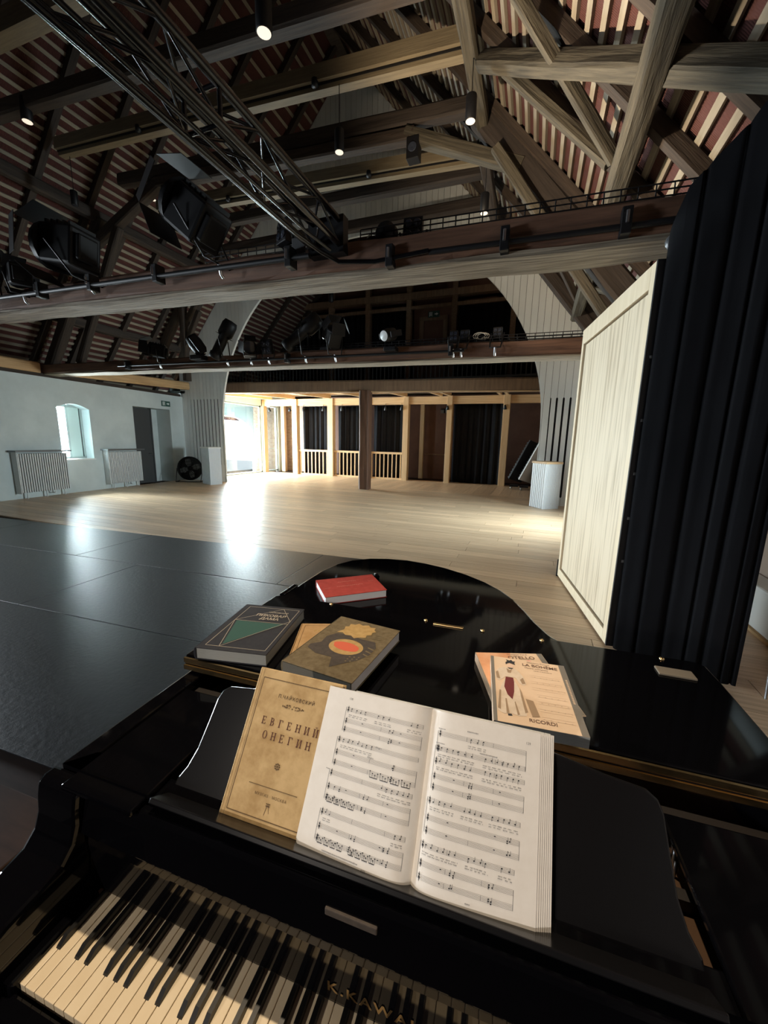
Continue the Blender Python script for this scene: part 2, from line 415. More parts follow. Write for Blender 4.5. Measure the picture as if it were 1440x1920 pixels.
# ---- floors
fb = MB().box(-14.5, 3.2, Y0, Y1, -0.20, -0.03)
floor = struct(fb.build('floor', 'brown_floor'))
rng = random.Random(3)
def plank(x0, x1, y0, y1, along):
    cx, cy = (x0 + x1) / 2, (y0 + y1) / 2
    L, W = (x1 - x0, y1 - y0) if along == 'x' else (y1 - y0, x1 - x0)
    g = 0.0025
    mb = MB().box(-L / 2 + g, L / 2 - g, -W / 2 + g, W / 2 - g, -0.028, rng.uniform(-0.0008, 0.0008))
    mtx = Matrix.Translation((cx, cy, 0)) @ (Matrix.Identity(4) if along == 'x' else Matrix.Rotation(PI / 2, 4, 'Z'))
    return mb.build('plank', 'oak_plank', floor, matrix=mtx)
PW = 0.2125
for r_ in range(40):                                  # boards across the hall
    y = 4.4 + r_ * PW
    ys = y
    xs = [-12.5 - 0.1 * (y - 8)]
    x = xs[0] + rng.uniform(0.8, 2.6)
    while x < 1.9:
        xs.append(x); x += rng.uniform(2.1, 2.9)
    xs.append(2.3)
    for a, b in zip(xs[:-1], xs[1:]): plank(a, b, y, y + PW, 'x')
for k in range(46):                                   # boards running the other way under the gallery
    plank(-12.65 + k * 0.3, -12.35 + k * 0.3, 12.9, 16.3, 'y')
# strip of the same boards right of the black sheets, beside the piano
for r_ in range(17):
    y = 0.8 + r_ * PW
    plank(-1.2, 0.6 + 0.5 * (r_ % 3), y, y + PW, 'x'); plank(0.6 + 0.5 * (r_ % 3), 2.3, y, y + PW, 'x')

# ---- black dance sheets laid on the floor
SHA = R(4.2)
sheet_m = Matrix.Rotation(SHA, 4, 'Z')
rows = [(1.12, 2.35), (2.36, 3.68), (3.69, 4.94)]
cuts = [[-12.2, -8.1, -5.2, -1.1], [-12.0, -7.2, -4.46, -1.1], [-11.8, -8.4, -5.6, -2.4, -1.15]]
names = ['nearest the piano', 'in the middle row', 'in the row along the oak boards']
places = ['at the far left', 'left of centre', 'right of centre', 'next to the piano tail']
for (a, b), cc, nm in zip(rows, cuts, names):
    for i in range(len(cc) - 1):
        mb = MB().box(cc[i] + .004, cc[i + 1] - .004, a, b, 0.001, 0.009)
        mb.v = [sheet_m @ v for v in mb.v]
        o = mb.build('dance_floor_sheet', 'dance_vinyl', bevel=0.002)
        tag(o, 'black dance floor sheet %s, %s' % (nm, places[i if len(cc) == 5 or i < 2 else 3]), 'floor sheet', 'black dance floor sheets')

# ---- left wall with the deep window and the door niche
WT = 1.25
def lw(y, z, d=0.0):
    n = Vector((-1, -0.1, 0)).normalized()
    return Vector((left_wall_x(y), y, z)) + n * d
def lw_box(mb, y0, y1, z0, z1, d0, d1):
    vs = [lw(y, z, d) for z in (z0, z1) for d in (d0, d1) for y in (y0, y1)]
    return mb.add(vs, [(0, 2, 3, 1), (4, 5, 7, 6), (0, 1, 5, 4), (2, 6, 7, 3), (0, 4, 6, 2), (1, 3, 7, 5)], False)
W0, W1, WZ0, WZ1 = 6.92, 7.82, 0.96, 2.40
D0, D1, DZ = 9.30, 10.85, 2.64
ZT = 3.17
mb = MB()
for ya, yb in ((Y0, -3.2), (-1.6, 1.1), (2.7, W0)): lw_box(mb, ya, yb, -.03, ZT, 0, WT)
for ya, yb in ((-3.2, -1.6), (1.1, 2.7)):  # unseen openings added for the rear fill lights
    lw_box(mb, ya, yb, -.03, .9, 0, WT); lw_box(mb, ya, yb, 2.6, ZT, 0, WT)
lw_box(mb, W0, W1, -.03, WZ0, 0, WT); lw_box(mb, W1, D0, -.03, ZT, 0, WT)
lw_box(mb, D0, D1, DZ, ZT, 0, WT); lw_box(mb, D1, 11.5, -.03, ZT, 0, WT); lw_box(mb, D0, D1, -.03, DZ, .62, WT)
# segmental arch above the window
n = 12
arcp = [(W0 + (W1 - W0) * i / n, WZ1 + 0.13 * math.sin(PI * i / n)) for i in range(n + 1)]
for i in range(n):
    (ya, za), (yb, zb) = arcp[i], arcp[i + 1]
    vs = [lw(ya, za, d) for d in (0, WT)] + [lw(yb, zb, d) for d in (0, WT)] + [lw(ya, ZT, d) for d in (0, WT)] + [lw(yb, ZT, d) for d in (0, WT)]
    mb.add(vs, [(0, 1, 3, 2), (0, 2, 6, 4), (1, 5, 7, 3), (4, 6, 7, 5)], False)
wall_left = struct(mb.build('wall_left', 'plaster'))
# window set deep in the opening
win = MB()
fd = 0.30
for ya, yb, za, zb in ((W0, W0 + .06, WZ0, WZ1 + .1), (W1 - .06, W1, WZ0, WZ1 + .1), (W0, W1, WZ0, WZ0 + .06), (W0, W1, WZ1 + .04, WZ1 + .12), ((W0 + W1) / 2 - .03, (W0 + W1) / 2 + .03, WZ0, WZ1 + .1)):
    lw_box(win, ya, yb, za, zb, fd, fd + .07)
window_1 = struct(win.build('window_1', 'frame_green'))
g = MB(); lw_box(g, W0 + .06, (W0 + W1) / 2 - .03, WZ0 + .06, WZ1 + .06, fd + .03, fd + .036); g.build('pane', 'glass', window_1)
g = MB(); lw_box(g, (W0 + W1) / 2 + .03, W1 - .10, WZ0 + .05, WZ1 + .07, fd + .0, fd + .03); g.build('shutter_panel', 'shutter_green', window_1)
g = MB(); lw_box(g, W1 - .10, W1 - .06, WZ0 + .05, WZ1 + .07, fd + .03, fd + .05); g.build('shutter_gap', 'door_grey', window_1)
# iron grille bars outside the panes
for k in range(6):
    z = WZ0 + 0.14 + k * 0.22
    g = MB(); lw_box(g, W0, W1, z, z + .018, fd + .18, fd + .2); g.build('grille_bar', 'black_metal', window_1)
sl = MB(); lw_box(sl, W0 - .04, W1 + .03, WZ0 - .035, WZ0 + .006, -.035, .30); sl.build('window_sill', 'white_paint', window_1)
# door in the niche
dm = MB(); lw_box(dm, D0 + .01, D0 + .94, 0.0, DZ - .02, .30, .36)
door_1 = struct(dm.build('door_1', 'door_grey'))
h_ = MB(); h_.tube([lw(D0 + .85, 1.05, .30), lw(D0 + .85, 1.05, .24), lw(D0 + .73, 1.05, .24)], .011); h_.build('door_handle', 'steel', door_1)
fr = MB(); lw_box(fr, D0 + .94, D0 + .99, 0, DZ, .28, .40); fr.build('door_frame', 'door_grey', door_1)

# ---- rear bay: side wall with the big glazed opening, outer wall with the arch
mb = MB()
mb.box(-12.75, -12.55, 11.64, 13.0, -.03, 3.75).box(-12.75, -12.55, 15.78, 15.95, -.03, 3.75).box(-12.75, -12.55, 17.05, Y1, -.03, 3.75).box(-12.75, -12.55, 13.0, 17.05, 3.22, 3.75)
wall_bay = struct(mb.build('wall_rear_left', 'plaster'))
gl = MB(); gl.box(-12.66, -12.65, 13.0, 15.78, .05, 3.22)
fm = MB()
fm.box(-12.70, -12.61, 13.0, 13.07, .0, 3.22).box(-12.70, -12.61, 15.70, 15.78, .0, 3.22).box(-12.70, -12.61, 13.0, 15.78, 0, .06).box(-12.70, -12.61, 13.0, 15.78, 3.15, 3.22)
window_2 = struct(fm.build('window_2', 'frame_green')); gl.build('pane', 'glass', window_2)
mb = MB()
AC, AHW, AZS, ARI = 14.3, 1.92, 1.15, 1.52
def arch_out(y):
    t = min(1.0, abs((y - AC) / AHW)); return AZS + ARI * (1 - t ** 2.6) ** (1 / 2.6)
N = 28
for i in range(N):
    ya, yb = AC - AHW + 2 * AHW * i / N, AC - AHW + 2 * AHW * (i + 1) / N
    za, zb = arch_out(ya), arch_out(yb)
    vs = [(x, y, z) for x in (-13.45, -13.58) for (y, z) in ((ya, za), (yb, zb), (yb, 4.2), (ya, 4.2))]
    mb.add(vs, [(0, 1, 2, 3), (7, 6, 5, 4), (0, 4, 5, 1)], False)
mb.box(-13.58, -13.45, 11.5, AC - AHW, -.2, 4.2).box(-13.58, -13.45, AC + AHW, Y1, -.2, 4.2)
struct(mb.build('wall_outer_arch', 'pale_render'))
struct(MB().box(-14.2, -12.7, 11.5, Y1, 3.3, 3.4).build('ceiling_bay', 'pale_render'))
struct(MB().box(-24, -12.75, 5, 24, -.24, -.05).build('ground_outside', 'shelf_steel'))
# brick wall and glazed screen seen past the first pine post
struct(MB().box(-12.55, -10.2, 17.75, 17.95, -.03, 3.7).build('wall_brick', 'brick'))
struct(MB().box(-13.44, -13.40, 16.26, 18.9, -.05, 3.3).build('wall_brick_outer', 'brick'))
struct(MB().box(-14.2, -12.75, 18.9, 19.0, -.1, 3.4).build('wall_sky_block', 'pale_render'))  # added out of view to keep sky light off the outer wall
sc_ = MB(); sc_.box(-12.70, -12.60, 16.97, 17.05, 0, 3.2).box(-12.70, -12.60, 15.95, 17.05, 0, .08).box(-12.68, -12.62, 15.95, 17.05, 1.15, 1.18)
w3 = struct(sc_.build('window_3', 'frame_green')); MB().box(-12.655, -12.645, 15.95, 16.97, .08, 3.2).build('pane', 'glass', w3)
tag(bar('timber_stud', (-12.38, 17.30, -.03), (-12.38, 17.30, 3.5), .22, .2, 'pine'), 'pine stud beside the brick wall behind the first pine posts', 'post')

# ---- other walls, mostly out of sight
struct(MB().box(2.25, 2.5, Y0, 8.0, -.03, 3.6).box(2.25, 2.5, 9.2, Y1, -.03, 3.6).box(2.25, 2.5, 8.0, 9.2, -.03, .95).box(2.25, 2.5, 8.0, 9.2, 2.65, 3.6).build('wall_right', 'brown_plaster'))
w4 = struct(MB().box(2.40, 2.46, 8.0, 8.06, .95, 2.65).box(2.40, 2.46, 9.14, 9.2, .95, 2.65).box(2.40, 2.46, 8.06, 9.14, .95, 1.01).box(2.40, 2.46, 8.06, 9.14, 2.59, 2.65).box(2.40, 2.46, 8.57, 8.63, 1.01, 2.59).build('window_added', 'frame_green'))  # unseen window added to go with the fill light on the right
MB().box(2.425, 2.435, 8.06, 8.57, 1.01, 2.59).build('pane', 'glass', w4); MB().box(2.425, 2.435, 8.63, 9.14, 1.01, 2.59).build('pane', 'glass', w4)  # panes of the added unseen window
struct(MB().box(-14.5, 3.2, Y0 - .2, Y0, -.2, 12.5).build('wall_front', 'stage_drape'))
struct(MB().box(-14.5, 3.2, Y1 - .1, Y1 + .1, -.2, 12.5).build('wall_back', 'gallery_wall'))

# ---- roof: red tiles, pale battens along the hall, dark rafters up the slope
for side, nm in ((-1, 'ceiling_left'), (1, 'ceiling_right')):
    DX = 8.6 if side < 0 else 8.35
    a0, a1, b0, b1 = roof_pt(side, 0, Y0), roof_pt(side, 0, Y1), roof_pt(side, DX, Y0), roof_pt(side, DX, Y1)
    e = [roof_pt(side, 0, Y0, -.12), roof_pt(side, 0, Y1, -.12), roof_pt(side, DX, Y0, -.12), roof_pt(side, DX, Y1, -.12)]
    mb = MB(); vs = [a0, a1, b1, b0, e[0], e[1], e[3], e[2]]
    mb.add(vs, [(0, 1, 2, 3), (7, 6, 5, 4), (0, 4, 5, 1), (3, 2, 6, 7), (0, 3, 7, 4), (1, 5, 6, 2)], False)
    ceil = struct(mb.build(nm, 'roof_tile'))
    k = 0; s = 0.4
    while s / 1 < DX - 0.1:
        n_up = Vector((-side * SL, 0, -1)).normalized()
        # battens sit right under the tiles and stop at the arched partition
        p0 = roof_pt(side, s, 0.0, .022); p1 = roof_pt(side, s, 11.45, .022)
        bar('batten', p0, p1, .066, .040, 'batten', ceil, up=n_up)
        if s > 2.0 and side < 0:
            q0 = roof_pt(side, s, 11.7, .022); q1 = roof_pt(side, s, 17.5, .022)
            bar('batten', q0, q1, .062, .040, 'batten', ceil, up=n_up)
        s += 0.127 if s > 2.4 else 0.2
    for y in ((1.0, 1.95, 2.9, 3.9, 4.9, 5.9, 6.95, 7.85, 8.85, 9.85, 10.85, 13.0, 14.5, 16.0) if side < 0 else (0.5, 1.35, 2.2, 3.1, 3.97, 4.85, 5.75, 7.0, 8.1, 9.1, 10.2, 13.0, 14.5, 16.0)):
        n_up = Vector((-side * SL, 0, -1)).normalized()
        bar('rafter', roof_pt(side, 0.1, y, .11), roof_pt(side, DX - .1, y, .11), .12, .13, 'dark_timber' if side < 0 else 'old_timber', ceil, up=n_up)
struct(MB().box(XR - .15, XR + .15, Y0, Y1, RIDGE - .3, RIDGE - .05).build('trim_1', 'dark_timber'))
# ceiling below roof edge on the right (ledge behind the drapes)
struct(MB().box(2.2, 3.2, Y0, Y1, 3.0, 3.4).build('trim_2', 'plaster'))

# ---- arched board partition
YA = 11.5; ACX, ACZ, AR = -5.42, 2.12, 5.5
def arch_z(x):
    t = abs(x - ACX)
    if t >= AR: return -1.0
    return ACZ + math.sqrt(AR * AR - t * t)
back = MB()
wa = struct(MB().box(-5.6, -5.2, 11.56, 11.62, 9.2, 9.6).build('wall_arch', 'slot_black'))
BW = 0.165
def top_z(x): return roof_z(x) - 0.02
x = -12.93
xs_lim = 2.2
while x < xs_lim:
    xa, xb = x, min(x + BW, xs_lim)
    edges = [xa]
    for e in (ACX - AR, ACX + AR):
        if xa < e < xb: edges.append(e)
    edges.append(xb)
    za = lambda q: max(arch_z(q), -.03)
    left_slot = -12.5 < x < -11.0; right_slot = x > 0.12
    g = 0.004
    xm0, xm1 = xa + g, xb - g
    zb0, zb1 = za(xa), za(xb)
    n = 5 if zb0 > 0 or zb1 > 0 else 1
    # front outline of one board, bottom edge follows the arch
    bot = [(xm0 + (xm1 - xm0) * i / n, za(xm0 + (xm1 - xm0) * i / n)) for i in range(n + 1)]
    if abs(abs(xa + BW / 2 - ACX) - AR) < BW / 2:       # the board that the arch springs from
        inner = xm1 if xa < ACX else xm0
        if xa < ACX: bot = [(xm0, -.03), (ACX - AR, -.03), (ACX - AR, ACZ)] + [(q, za(q)) for q in [ACX - AR + (xm1 - ACX + AR) * i / 5 for i in range(1, 6)]]
        else: bot = [(q, za(q)) for q in [xm0 + (ACX + AR - xm0) * i / 5 for i in range(5)]] + [(ACX + AR, ACZ), (ACX + AR, -.03), (xm1, -.03)]
        bot = [p for p in bot if p[0] <= xm1 + 1e-6]
        if bot[-1][0] - bot[0][0] < .02: x += BW; continue
    top = [(xm1, top_z(xm1)), (xm0, top_z(xm0))]
    if xm0 < XR < xm1: top.insert(1, (XR, top_z(XR)))
    poly = list(bot)
    if left_slot or right_slot:
        zl, zh = (0.62, 3.08) if left_slot else (0.22, 2.9)
        s_ = 0.022
        if bot[-1][1] < 0: poly += [(xm1, zl), (xm1 - s_, zl + .03), (xm1 - s_, zh - .03), (xm1, zh)]
        poly += top
        if bot[0][1] < 0: poly += [(xm0, zh), (xm0 + s_, zh - .03), (xm0 + s_, zl + .03), (xm0, zl)]
    else: poly += top
    mb = MB().prism(poly, lambda p, k_: (p[0], YA + .03 - .03 * k_, p[1]))
    mb.build('board', 'white_board', wa)
    # black backing
    n2 = 6
    for i in range(n2):
        qa, qb = xa + (xb - xa) * i / n2, xa + (xb - xa) * (i + 1) / n2
        if za(qa) < 0 or za(qb) < 0:
            if abs(qa - ACX) < AR or abs(qb - ACX) < AR: continue
        back.add([(qa, YA + .033, za(qa)), (qb, YA + .033, za(qb)), (qb, YA + .033, top_z(qb)), (qa, YA + .033, top_z(qa))], [(0, 1, 2, 3)], False)
    x += BW
back.build('backing', 'slot_black', wa)
sof = MB()                                            # rim of the arch
n = 60
for i in range(n):
    a0, a1 = PI * i / n, PI * (i + 1) / n
    p = lambda a, y: (ACX + AR * math.cos(a), y, ACZ + AR * math.sin(a))
    sof.add([p(a0, YA + .002), p(a1, YA + .002), p(a1, YA + .08), p(a0, YA + .08)], [(0, 1, 2, 3)], True)
for s in (-1, 1):
    sof.add([(ACX + s * AR, YA + .002, -.03), (ACX + s * AR, YA + .08, -.03), (ACX + s * AR, YA + .08, ACZ), (ACX + s * AR, YA + .002, ACZ)], [(0, 1, 2, 3)], False)
sof.build('arch_rim', 'white_board', wa)

# ---- golden wall plates on top of the left wall
def plate(name, y0, y1, z0, z1, off, label):
    pass
t1 = struct(bar('trim_3', lw(0.0, 3.36, .10), lw(6.62, 3.37, .10), .30, .29, 'honey_timber', segs=6, rough=.006))
t2 = struct(bar('trim_4', lw(7.15, 3.40, -.10), lw(11.45, 3.56, -.30), .26, .27, 'honey_timber', segs=6, rough=.006))
t3 = struct(bar('trim_5', lw(0.0, 3.19, .02), lw(11.4, 3.22, .02), .10, .09, 'old_timber'))

# ================================================================== ROOF TIMBERS
# ---- first tie beam with its rail of fittings, second tie beam with arched collar and inclined posts
tr1 = thing('roof_truss', 'big dark tie beam spanning the hall just beyond the piano', 'roof truss', (-5.5, 3.78, 3.3))
bar('tie_beam', (-12.6, 3.80, 3.70), (1.02, 3.80, 3.30), .40, .27, 'tie_timber', tr1, rough=.028, segs=60)
bar('pale_lit_underside', (-12.6, 3.80, 3.555), (1.02, 3.80, 3.155), .37, .05, 'wane_lit', tr1, rough=.022, segs=60)  # pale wane strip whose colour also carries light bounced off the floor
for s, xa, za, xb, zb in ((-1, -12.9, 3.75, -10.5, 6.6),):
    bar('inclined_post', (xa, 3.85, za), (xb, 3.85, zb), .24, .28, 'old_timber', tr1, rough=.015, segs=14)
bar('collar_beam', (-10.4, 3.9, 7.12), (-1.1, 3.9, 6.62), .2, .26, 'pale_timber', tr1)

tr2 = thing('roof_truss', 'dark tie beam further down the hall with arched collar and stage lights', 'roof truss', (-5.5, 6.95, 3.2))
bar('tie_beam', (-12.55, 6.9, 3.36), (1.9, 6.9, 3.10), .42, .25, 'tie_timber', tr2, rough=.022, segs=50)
bar('pale_lit_underside', (-12.55, 6.9, 3.235), (1.9, 6.9, 2.975), .38, .035, 'wane_lit', tr2, rough=.014, segs=50)  # same wane strip, bounced floor light included in its colour
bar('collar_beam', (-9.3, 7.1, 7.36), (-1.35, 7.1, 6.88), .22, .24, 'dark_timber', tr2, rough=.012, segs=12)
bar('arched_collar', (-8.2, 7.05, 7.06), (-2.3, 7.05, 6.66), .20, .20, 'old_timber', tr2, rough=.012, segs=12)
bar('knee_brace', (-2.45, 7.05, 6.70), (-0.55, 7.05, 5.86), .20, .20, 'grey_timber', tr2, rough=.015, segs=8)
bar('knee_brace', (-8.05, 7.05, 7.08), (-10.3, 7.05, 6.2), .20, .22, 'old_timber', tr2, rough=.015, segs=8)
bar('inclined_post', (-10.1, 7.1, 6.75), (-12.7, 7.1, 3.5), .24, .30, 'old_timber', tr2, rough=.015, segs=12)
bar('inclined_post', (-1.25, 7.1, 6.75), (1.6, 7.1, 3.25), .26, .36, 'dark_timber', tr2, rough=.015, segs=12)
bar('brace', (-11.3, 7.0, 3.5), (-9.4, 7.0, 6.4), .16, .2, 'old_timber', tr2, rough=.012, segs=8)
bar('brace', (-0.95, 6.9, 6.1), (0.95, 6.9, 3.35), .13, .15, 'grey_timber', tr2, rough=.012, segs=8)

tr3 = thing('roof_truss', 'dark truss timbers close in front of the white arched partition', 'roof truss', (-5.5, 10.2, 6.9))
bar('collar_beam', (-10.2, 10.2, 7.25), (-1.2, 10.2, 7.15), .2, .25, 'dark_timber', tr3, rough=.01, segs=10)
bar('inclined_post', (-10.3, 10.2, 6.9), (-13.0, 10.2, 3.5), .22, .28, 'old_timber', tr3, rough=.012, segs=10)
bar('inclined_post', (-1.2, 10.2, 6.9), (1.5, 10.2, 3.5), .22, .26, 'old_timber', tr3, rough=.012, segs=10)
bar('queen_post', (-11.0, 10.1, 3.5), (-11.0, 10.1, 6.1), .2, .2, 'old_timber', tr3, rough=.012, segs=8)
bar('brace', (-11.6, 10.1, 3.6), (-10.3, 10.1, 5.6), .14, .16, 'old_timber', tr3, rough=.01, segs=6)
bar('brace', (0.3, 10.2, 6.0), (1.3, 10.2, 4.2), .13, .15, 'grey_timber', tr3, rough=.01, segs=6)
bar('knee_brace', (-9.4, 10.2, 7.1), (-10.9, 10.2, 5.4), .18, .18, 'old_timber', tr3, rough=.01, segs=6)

# ---- single collars between rafter pairs; the pale ones carry a lamp track in a groove
def collar(p0, p1, m, track, label):
    t = thing('collar_beam', label, 'beam', ((p0[0] + p1[0]) / 2, p0[1], (p0[2] + p1[2]) / 2), group='collar beams under the roof')
    p0, p1 = Vector(p0), Vector(p1)
    if not track:
        bar('beam', p0, p1, .20, .24, m, t, rough=.008, segs=10)
    else:
        up = Vector((0, 0, 1))
        bar('beam', p0 + up * .06, p1 + up * .06, .20, .20, m, t)
        bar('lower_rail', p0 - up * .095 + Vector((0, .03, 0)), p1 - up * .095 + Vector((0, .03, 0)), .13, .06, m, t)
        bar('lamp_track', p0 - up * .05 + Vector((0, -.02, 0)), p1 - up * .05 + Vector((0, -.02, 0)), .06, .035, 'black_metal', t)
        for q in (.28, .72):
            c = p0.lerp(p1, q) - up * .06 + Vector((0, -.08, 0))
            MB().lathe([(.001, -.05), (.05, -.045), (.05, .045), (.001, .05)], Matrix.Translation(c), 12).build('track_joint', 'black_metal', t)
    return t
collar((-9.6, 4.9, 7.24), (-1.2, 4.9, 6.55), 'old_timber', False, 'dark knotty collar beam crossing high above the black lighting truss')
collar((-9.4, 5.9, 7.28), (-1.15, 5.9, 6.70), 'pale_timber', True, 'long pale grooved collar beam, the nearer of two with lamp tracks')
collar((-9.0, 7.8, 7.08), (-1.25, 7.8, 6.63), 'pale_timber', True, 'pale grooved collar beam behind the arched truss')
collar((-9.3, 8.85, 7.2), (-1.2, 8.85, 7.0), 'dark_timber', False, 'dark collar beam half hidden behind the second pale collar')

# ---- purlins along the hall
def purlin(p0, p1, w, h, m, label):
    o = bar('purlin', p0, p1, w, h, m, rough=.018, segs=24)
    return tag(o, label, 'beam', 'purlins along the roof')
purlin((-1.16, 0.8, 6.52), (-1.19, 7.25, 6.58), .18, .22, 'grey_timber', 'grey purlin carrying the right ends of the pale collars')
purlin((-1.22, 7.3, 6.45), (-1.25, 11.4, 6.5), .18, .20, 'old_timber', 'far purlin continuing behind the second truss on the right')
purlin((0.60, 1.2, 4.52), (0.62, 10.5, 4.60), .20, .24, 'grey_timber', 'thick weathered purlin rising steeply at the upper right')
purlin((-10.2, 1.2, 6.78), (-10.2, 11.3, 6.78), .2, .24, 'dark_timber', 'dark purlin running along the upper left roof slope')
purlin((-12.2, 1.2, 4.75), (-12.2, 11.3, 4.75), .2, .24, 'dark_timber', 'low dark purlin above the left wall')

# ---- braces lying in the right roof slope
def brace(p0, p1, w, h, m, label):
    o = bar('roof_brace', p0, p1, w, h, m, rough=.015, segs=14, up=(SL, 0, 1))
    return tag(o, label, 'beam', 'braces under the right roof slope')
brace((-1.05, 5.92, 6.48), (1.62, 3.10, 3.55), .16, .19, 'grey_timber', 'cracked grey brace running level across the upper right corner')
brace((-0.62, 4.55, 5.98), (0.54, 5.34, 4.70), .10, .12, 'grey_timber', 'slim brace slanting down to the weathered purlin, crossing the level one')
brace((-0.72, 5.62, 6.08), (0.50, 5.44, 4.74), .11, .12, 'grey_timber', 'slim lower brace meeting the weathered purlin above the tie beam')
brace((1.45, 7.6, 3.95), (0.75, 8.6, 4.55), .12, .14, 'grey_timber', 'short grey brace seen above the oak wall panel')
brace((-0.2, 8.2, 5.5), (0.6, 9.6, 4.6), .11, .12, 'old_timber', 'thin brace seen just right of the white arch boards')

# ================================================================== BLACK LIGHTING TRUSS
lt = thing('lighting_truss', 'long black lattice lighting truss hanging across the upper left', 'truss', (-1.97, 2.4, 3.45))
ch = {}
for nm, x, z in (('a', -2.12, 3.45), ('b', -1.85, 3.45), ('c', -2.12, 3.65), ('d', -1.85, 3.65)):
    ch[nm] = (x, z)
    MB().tube([(x, 0.6, z), (x, 3.52, z)], .029, 12).build('chord', 'truss_metal', lt)
ys = [0.6 + k * .365 for k in range(9)]
for i in range(8):
    for (p, q) in (('a', 'b'), ('a', 'c'), ('b', 'd'), ('c', 'd')):
        (xa, za), (xb, zb) = ch[p], ch[q]
        if i % 2: (xa, za), (xb, zb) = (xb, zb), (xa, za)
        MB().tube([(xa, ys[i], za), (xb, ys[i + 1], zb)], .011, 6).build('lattice', 'truss_metal', lt)
for y in (0.6, 2.06, 3.52):
    for (p, q) in (('a', 'b'), ('a', 'c'), ('b', 'd'), ('c', 'd')):
        MB().tube([(ch[p][0], y, ch[p][1]), (ch[q][0], y, ch[q][1])], .014, 6).build('end_frame', 'truss_metal', lt)
# flat cable duct slung under the left chord, bending onto the tie beam
pts = [(-2.06, 0.6, 3.40), (-2.06, 1.6, 3.40), (-2.06, 2.6, 3.40), (-2.05, 3.1, 3.39), (-1.98, 3.40, 3.36), (-1.85, 3.51, 3.30), (-1.5, 3.545, 3.27), (-1.0, 3.545, 3.29)]
MB().tube(pts, .020, 8).build('cable_sleeve', 'truss_metal', lt)
MB().tube([(x + .10, y, z) for x, y, z in pts[:5]], .014, 8).build('cable_sleeve', 'truss_metal', lt)
MB().box(-2.17, -1.80, 3.50, 3.60, 3.38, 3.69).build('mounting_plate', 'black_metal', lt)

# ================================================================== RAILS, CLAMPS, WIRE TRAYS ON THE TIE BEAMS
def beam1_z(x): return 3.70 + (x + 12.6) / 13.62 * (-0.40)
def beam2_z(x): return 3.36 + (x + 12.55) / 14.45 * (-0.26)
def rail(name, pts, r, label, clamps, m='black_metal'):
    t = thing(name, label, 'rail', pts[0])
    MB().tube(pts, r, 10).build('pipe', m, t)
    for c in clamps:
        mb = MB().box(c[0] - .035, c[0] + .035, c[1] - .03, c[1] + .09, c[2] - .09, c[2] + .09); mb.build('clamp_plate', 'black_metal', t, bevel=.006)
        MB().tube([(c[0], c[1] - .05, c[2] - .03), (c[0], c[1] - .05, c[2] + .05)], .012, 8).build('clamp_bolt', 'steel', t)
    return t
rail('lighting_rail', [(-12.0, 3.44, beam1_z(-12) - .03), (-7.1, 3.44, beam1_z(-7.1) - .03), (-2.12, 3.44, 3.36)], .026, 'black pipe rail with clamps along the left of the near tie beam',
     [(-6.2, 3.44, beam1_z(-6.2)), (-5.2, 3.44, beam1_z(-5.2)), (-4.1, 3.44, beam1_z(-4.1)), (-2.35, 3.44, 3.38)])
rail('cable_rail', [(-1.0, 3.56, 3.285), (-0.2, 3.56, 3.265), (0.6, 3.56, 3.245), (0.95, 3.55, 3.24)], .022, 'black cable strip along the right of the near tie beam',
     [(-1.36, 3.555, 3.30), (-0.37, 3.555, 3.29), (0.48, 3.555, 3.28)])
rail('lighting_rail', [(-9.3, 6.58, 3.27), (-5, 6.58, 3.19), (-1.2, 6.58, 3.13)], .022, 'black pipe rail along the far tie beam',
     [(-9.0, 6.58, 3.28), (-4.6, 6.58, 3.2), (-1.42, 6.58, 3.15)])
def tray(x0, x1, y0, y1, zf, h, label, step):
    t = thing('cable_tray', label, 'cable tray', ((x0 + x1) / 2, (y0 + y1) / 2, zf((x0 + x1) / 2)))
    for y in (y0, y1):
        for k in range(3):
            MB().tube([(x0, y, zf(x0) + k * h / 2), (x1, y, zf(x1) + k * h / 2)], .006, 5).build('wire', 'black_metal', t)
    n = int((x1 - x0) / step); us = []
    mb0 = MB().tube([(0, 0, h), (0, 0, 0), (0, y1 - y0, 0), (0, y1 - y0, h)], .0055, 5)
    me = mb0.mesh('hoop', 'black_metal')
    for i in range(n + 1):
        xx = x0 + (x1 - x0) * i / n
        link('hoop', me, t, Matrix.Translation((xx, y0, zf(xx))))
    return t
tray(-1.7, 1.0, 3.66, 3.86, lambda x: beam1_z(x) + .145, .085, 'black wire cable tray on top of the near tie beam', .11)
tray(-4.6, 0.9, 6.74, 6.94, lambda x: beam2_z(x) + .135, .08, 'black wire cable tray on top of the far tie beam', .13)
tray(-3.6, -2.2, 3.66, 3.86, lambda x: beam1_z(x) + .145, .085, 'short wire cable tray left of the black truss', .11)

